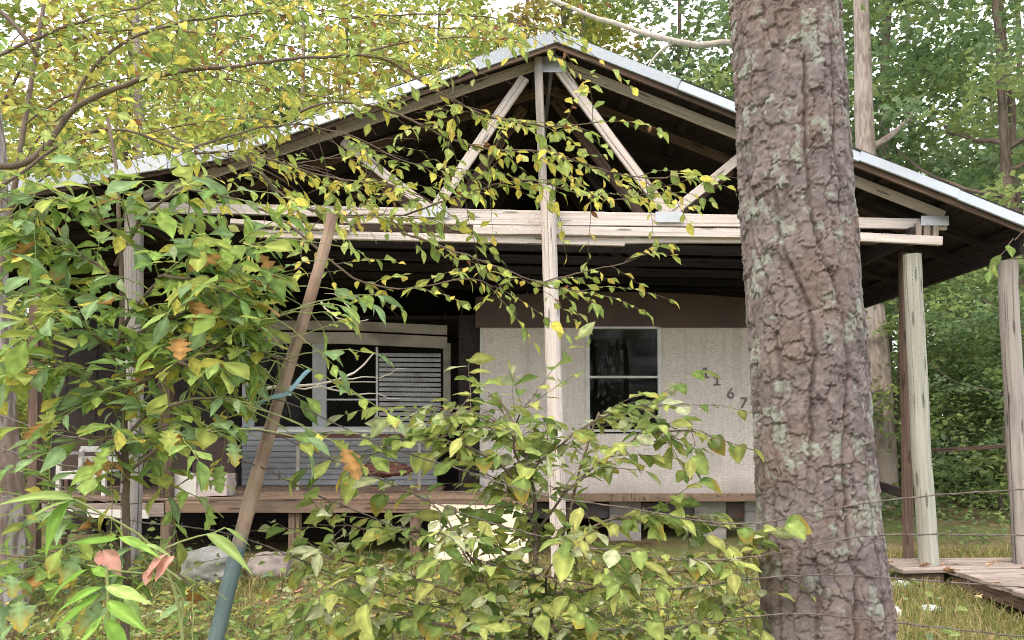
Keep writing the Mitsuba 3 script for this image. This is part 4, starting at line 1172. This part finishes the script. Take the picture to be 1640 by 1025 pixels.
# ---------------------------------------------------------------- ground cover
def blades(n, region, seed, hgt, pal):
    g = np.random.default_rng(seed)
    x, y = g.uniform(region[0], region[1], n * 3), g.uniform(region[2], region[3], n * 3)
    keep = meshkit.fbm(np.stack([x * 1.2, y * 1.2, 0 * x], -1), 3, seed) > g.uniform(.25, .62, n * 3)
    keep &= ~((x > np.where(y < 6.9, 3.84, 3.44)) & (y > 4.9) & (y < 7.6))
    x, y = x[keep][:n], y[keep][:n]
    n = len(x)
    z = ground_z(x, y) - .01
    h = g.uniform(.4, 1.0, n) * hgt
    a = g.uniform(0, 6.28, n)
    ln = g.uniform(.2, 1.1, n) * h
    w = g.uniform(.003, .006, n)
    dx, dy = np.cos(a), np.sin(a)
    p0 = np.stack([x - dy * w, y + dx * w, z], 1); p1 = np.stack([x + dy * w, y - dx * w, z], 1)
    m0 = np.stack([x + dx * ln * .35 - dy * w * .7, y + dy * ln * .35 + dx * w * .7, z + h * .65], 1); m1 = np.stack([x + dx * ln * .35 + dy * w * .7, y + dy * ln * .35 - dx * w * .7, z + h * .65], 1)
    tp = np.stack([x + dx * ln, y + dy * ln, z + h * .9], 1)
    V = np.stack([p0, p1, m0, m1, tp], 1).reshape(-1, 3)
    k = np.arange(n)[:, None] * 5
    Fc = np.vstack([k + [[0, 1, 3]], k + [[0, 3, 2]], k + [[2, 3, 4]]])
    pal = np.array(pal)
    c = pal[g.integers(0, len(pal), n)] * g.uniform(.7, 1.3, (n, 1))
    return V, Fc, np.clip(np.repeat(c, 5, 0), .01, .9)


V, Fc, C = blades(60000, (-6.5, 6.5, 4.2, 8.3), 1, .17, [(.46, .40, .19), (.38, .37, .15), (.52, .45, .25), (.24, .30, .09), (.31, .33, .12), (.44, .38, .20)])
scene['dry_grass'] = mikit.ply((V, Fc), 'far_leaf', color=C)
tag('dry_grass', 'dry yellowish grass in the yard before the shelter', 'grass', kind='stuff')


def litter(n, region, seed):
    g, rr = np.random.default_rng(seed), random.Random(seed)
    pal = [(.36, .20, .11), (.28, .15, .09), (.42, .28, .17), (.22, .13, .08), (.46, .35, .20), (.45, .25, .18)]
    sets = []
    for i in range(24):
        geo = leaf_geo(rr.choice([OVATE, OBOVATE, LOBED]), rr.uniform(.06, .11), rr.uniform(.1, .8), rr.uniform(-.3, .5))
        sets.append((geo, leaf_colors(geo, rr.choice(pal), None, g)))
    items = []
    while len(items) < n:
        x, y = rr.uniform(*region[:2]), rr.uniform(*region[2:])
        if 3.4 < x and 4.9 < y < 7.7:
            z = .282
            if rr.random() < .8:
                continue
        else:
            z = float(ground_z(x, y)) + .012
        a = rr.uniform(0, 6.28)
        items.append((frame((x, y, z), (math.cos(a), math.sin(a), rr.uniform(-.1, .2)), np.array([0, 0, 1]) + g.normal(0, .3, 3)), *rr.choice(sets)))
    return merged_leaves(items, 'dry_leaf')


scene['leaf_litter'] = litter(2300, (-6.5, 6, 4.2, 8.6), 7)
tag('leaf_litter', 'brown fallen leaves scattered over the yard', 'fallen leaves', kind='stuff')
# low ground cover at left under the deck edge and along the wood's floor
def cover(n, seed):
    g, rr = np.random.default_rng(seed), random.Random(seed)
    ls = leaf_set([OVATE, LANCE, ROUND], 'forest', (.04, .08), 24, .1, .02, seed)
    items = []
    for i in range(n):
        u = rr.random()
        if u < .4:
            x, y = rr.gauss(-4.3, .75), rr.gauss(7.0, .5)
        elif u < .75:
            x, y = rr.uniform(-4.5, 3.4), rr.uniform(4.3, 7.6)
            if meshkit.fbm(np.array([x * 1.1, y * 1.1, 3.0]), 2, 4) < .5:
                continue
        else:
            x, y = rr.uniform(4.8, 9), rr.uniform(8.0, 12)
        hz = abs(rr.gauss(0, .18))
        a = rr.uniform(0, 6.28)
        items.append((frame((x, y, float(ground_z(x, y)) + hz), (math.cos(a), math.sin(a), rr.uniform(-.3, .4)), np.array([0, 0, 1]) + g.normal(0, .5, 3)), *rr.choice(ls)))
    return merged_leaves(items, 'leaf')


def undergrowth(n, seed):
    """Low leafy shoots, rooted in the yard before and beside the bush."""
    g, rr = np.random.default_rng(seed), random.Random(seed)
    ls = leaf_set([OVATE, ELLIPTIC, ROUND], 'bush', (.04, .085), 30, .15, .05, seed) + leaf_set([OVATE], 'shrub', (.04, .07), 10, .3, .05, seed + 1)
    items, st = [], []
    for i in range(n):
        y = rr.uniform(3.6, 5.6)
        x = at(rr.uniform(440, 1230), 900, y)[0] if rr.random() < .62 else at(rr.uniform(0, 420), 900, y)[0]
        z = float(ground_z(x, y))
        h = rr.uniform(.2, .6) * (1.0 if x > -1.5 else .8)
        c = curve([(x, y, z - .02), (x + rr.uniform(-.08, .08), y + rr.uniform(-.08, .08), z + h * .6), (x + rr.uniform(-.2, .2), y + rr.uniform(-.2, .2), z + h)], 7)
        st.append(tube_geo(c, np.linspace(.0035, .0015, 7), 4))
        for k in range(int(h * 34)):
            q = c[rr.randrange(2, 7)]
            a = rr.uniform(0, 6.28)
            d = np.array([math.cos(a), math.sin(a), rr.uniform(-.3, .35)])
            items.append((frame(q + d * rr.uniform(0, .07), d, np.array([0, 0, 1]) + g.normal(0, .4, 3)), *rr.choice(ls)))
    scene['undergrowth__shoots'] = mikit.ply(join(st)[:2], 'twig_bark', smooth=True)
    scene['undergrowth__foliage'] = merged_leaves(items, 'leaf')
    tag('undergrowth', 'low leafy undergrowth around the foot of the bush', 'undergrowth', kind='stuff')
    for k in ('shoots', 'foliage'):
        tag('undergrowth__' + k, kind='stuff')


undergrowth(430, 17)
scene['ground_cover'] = cover(8500, 8)
tag('ground_cover', 'low green weeds at the foot of the posts', 'weeds', kind='stuff')
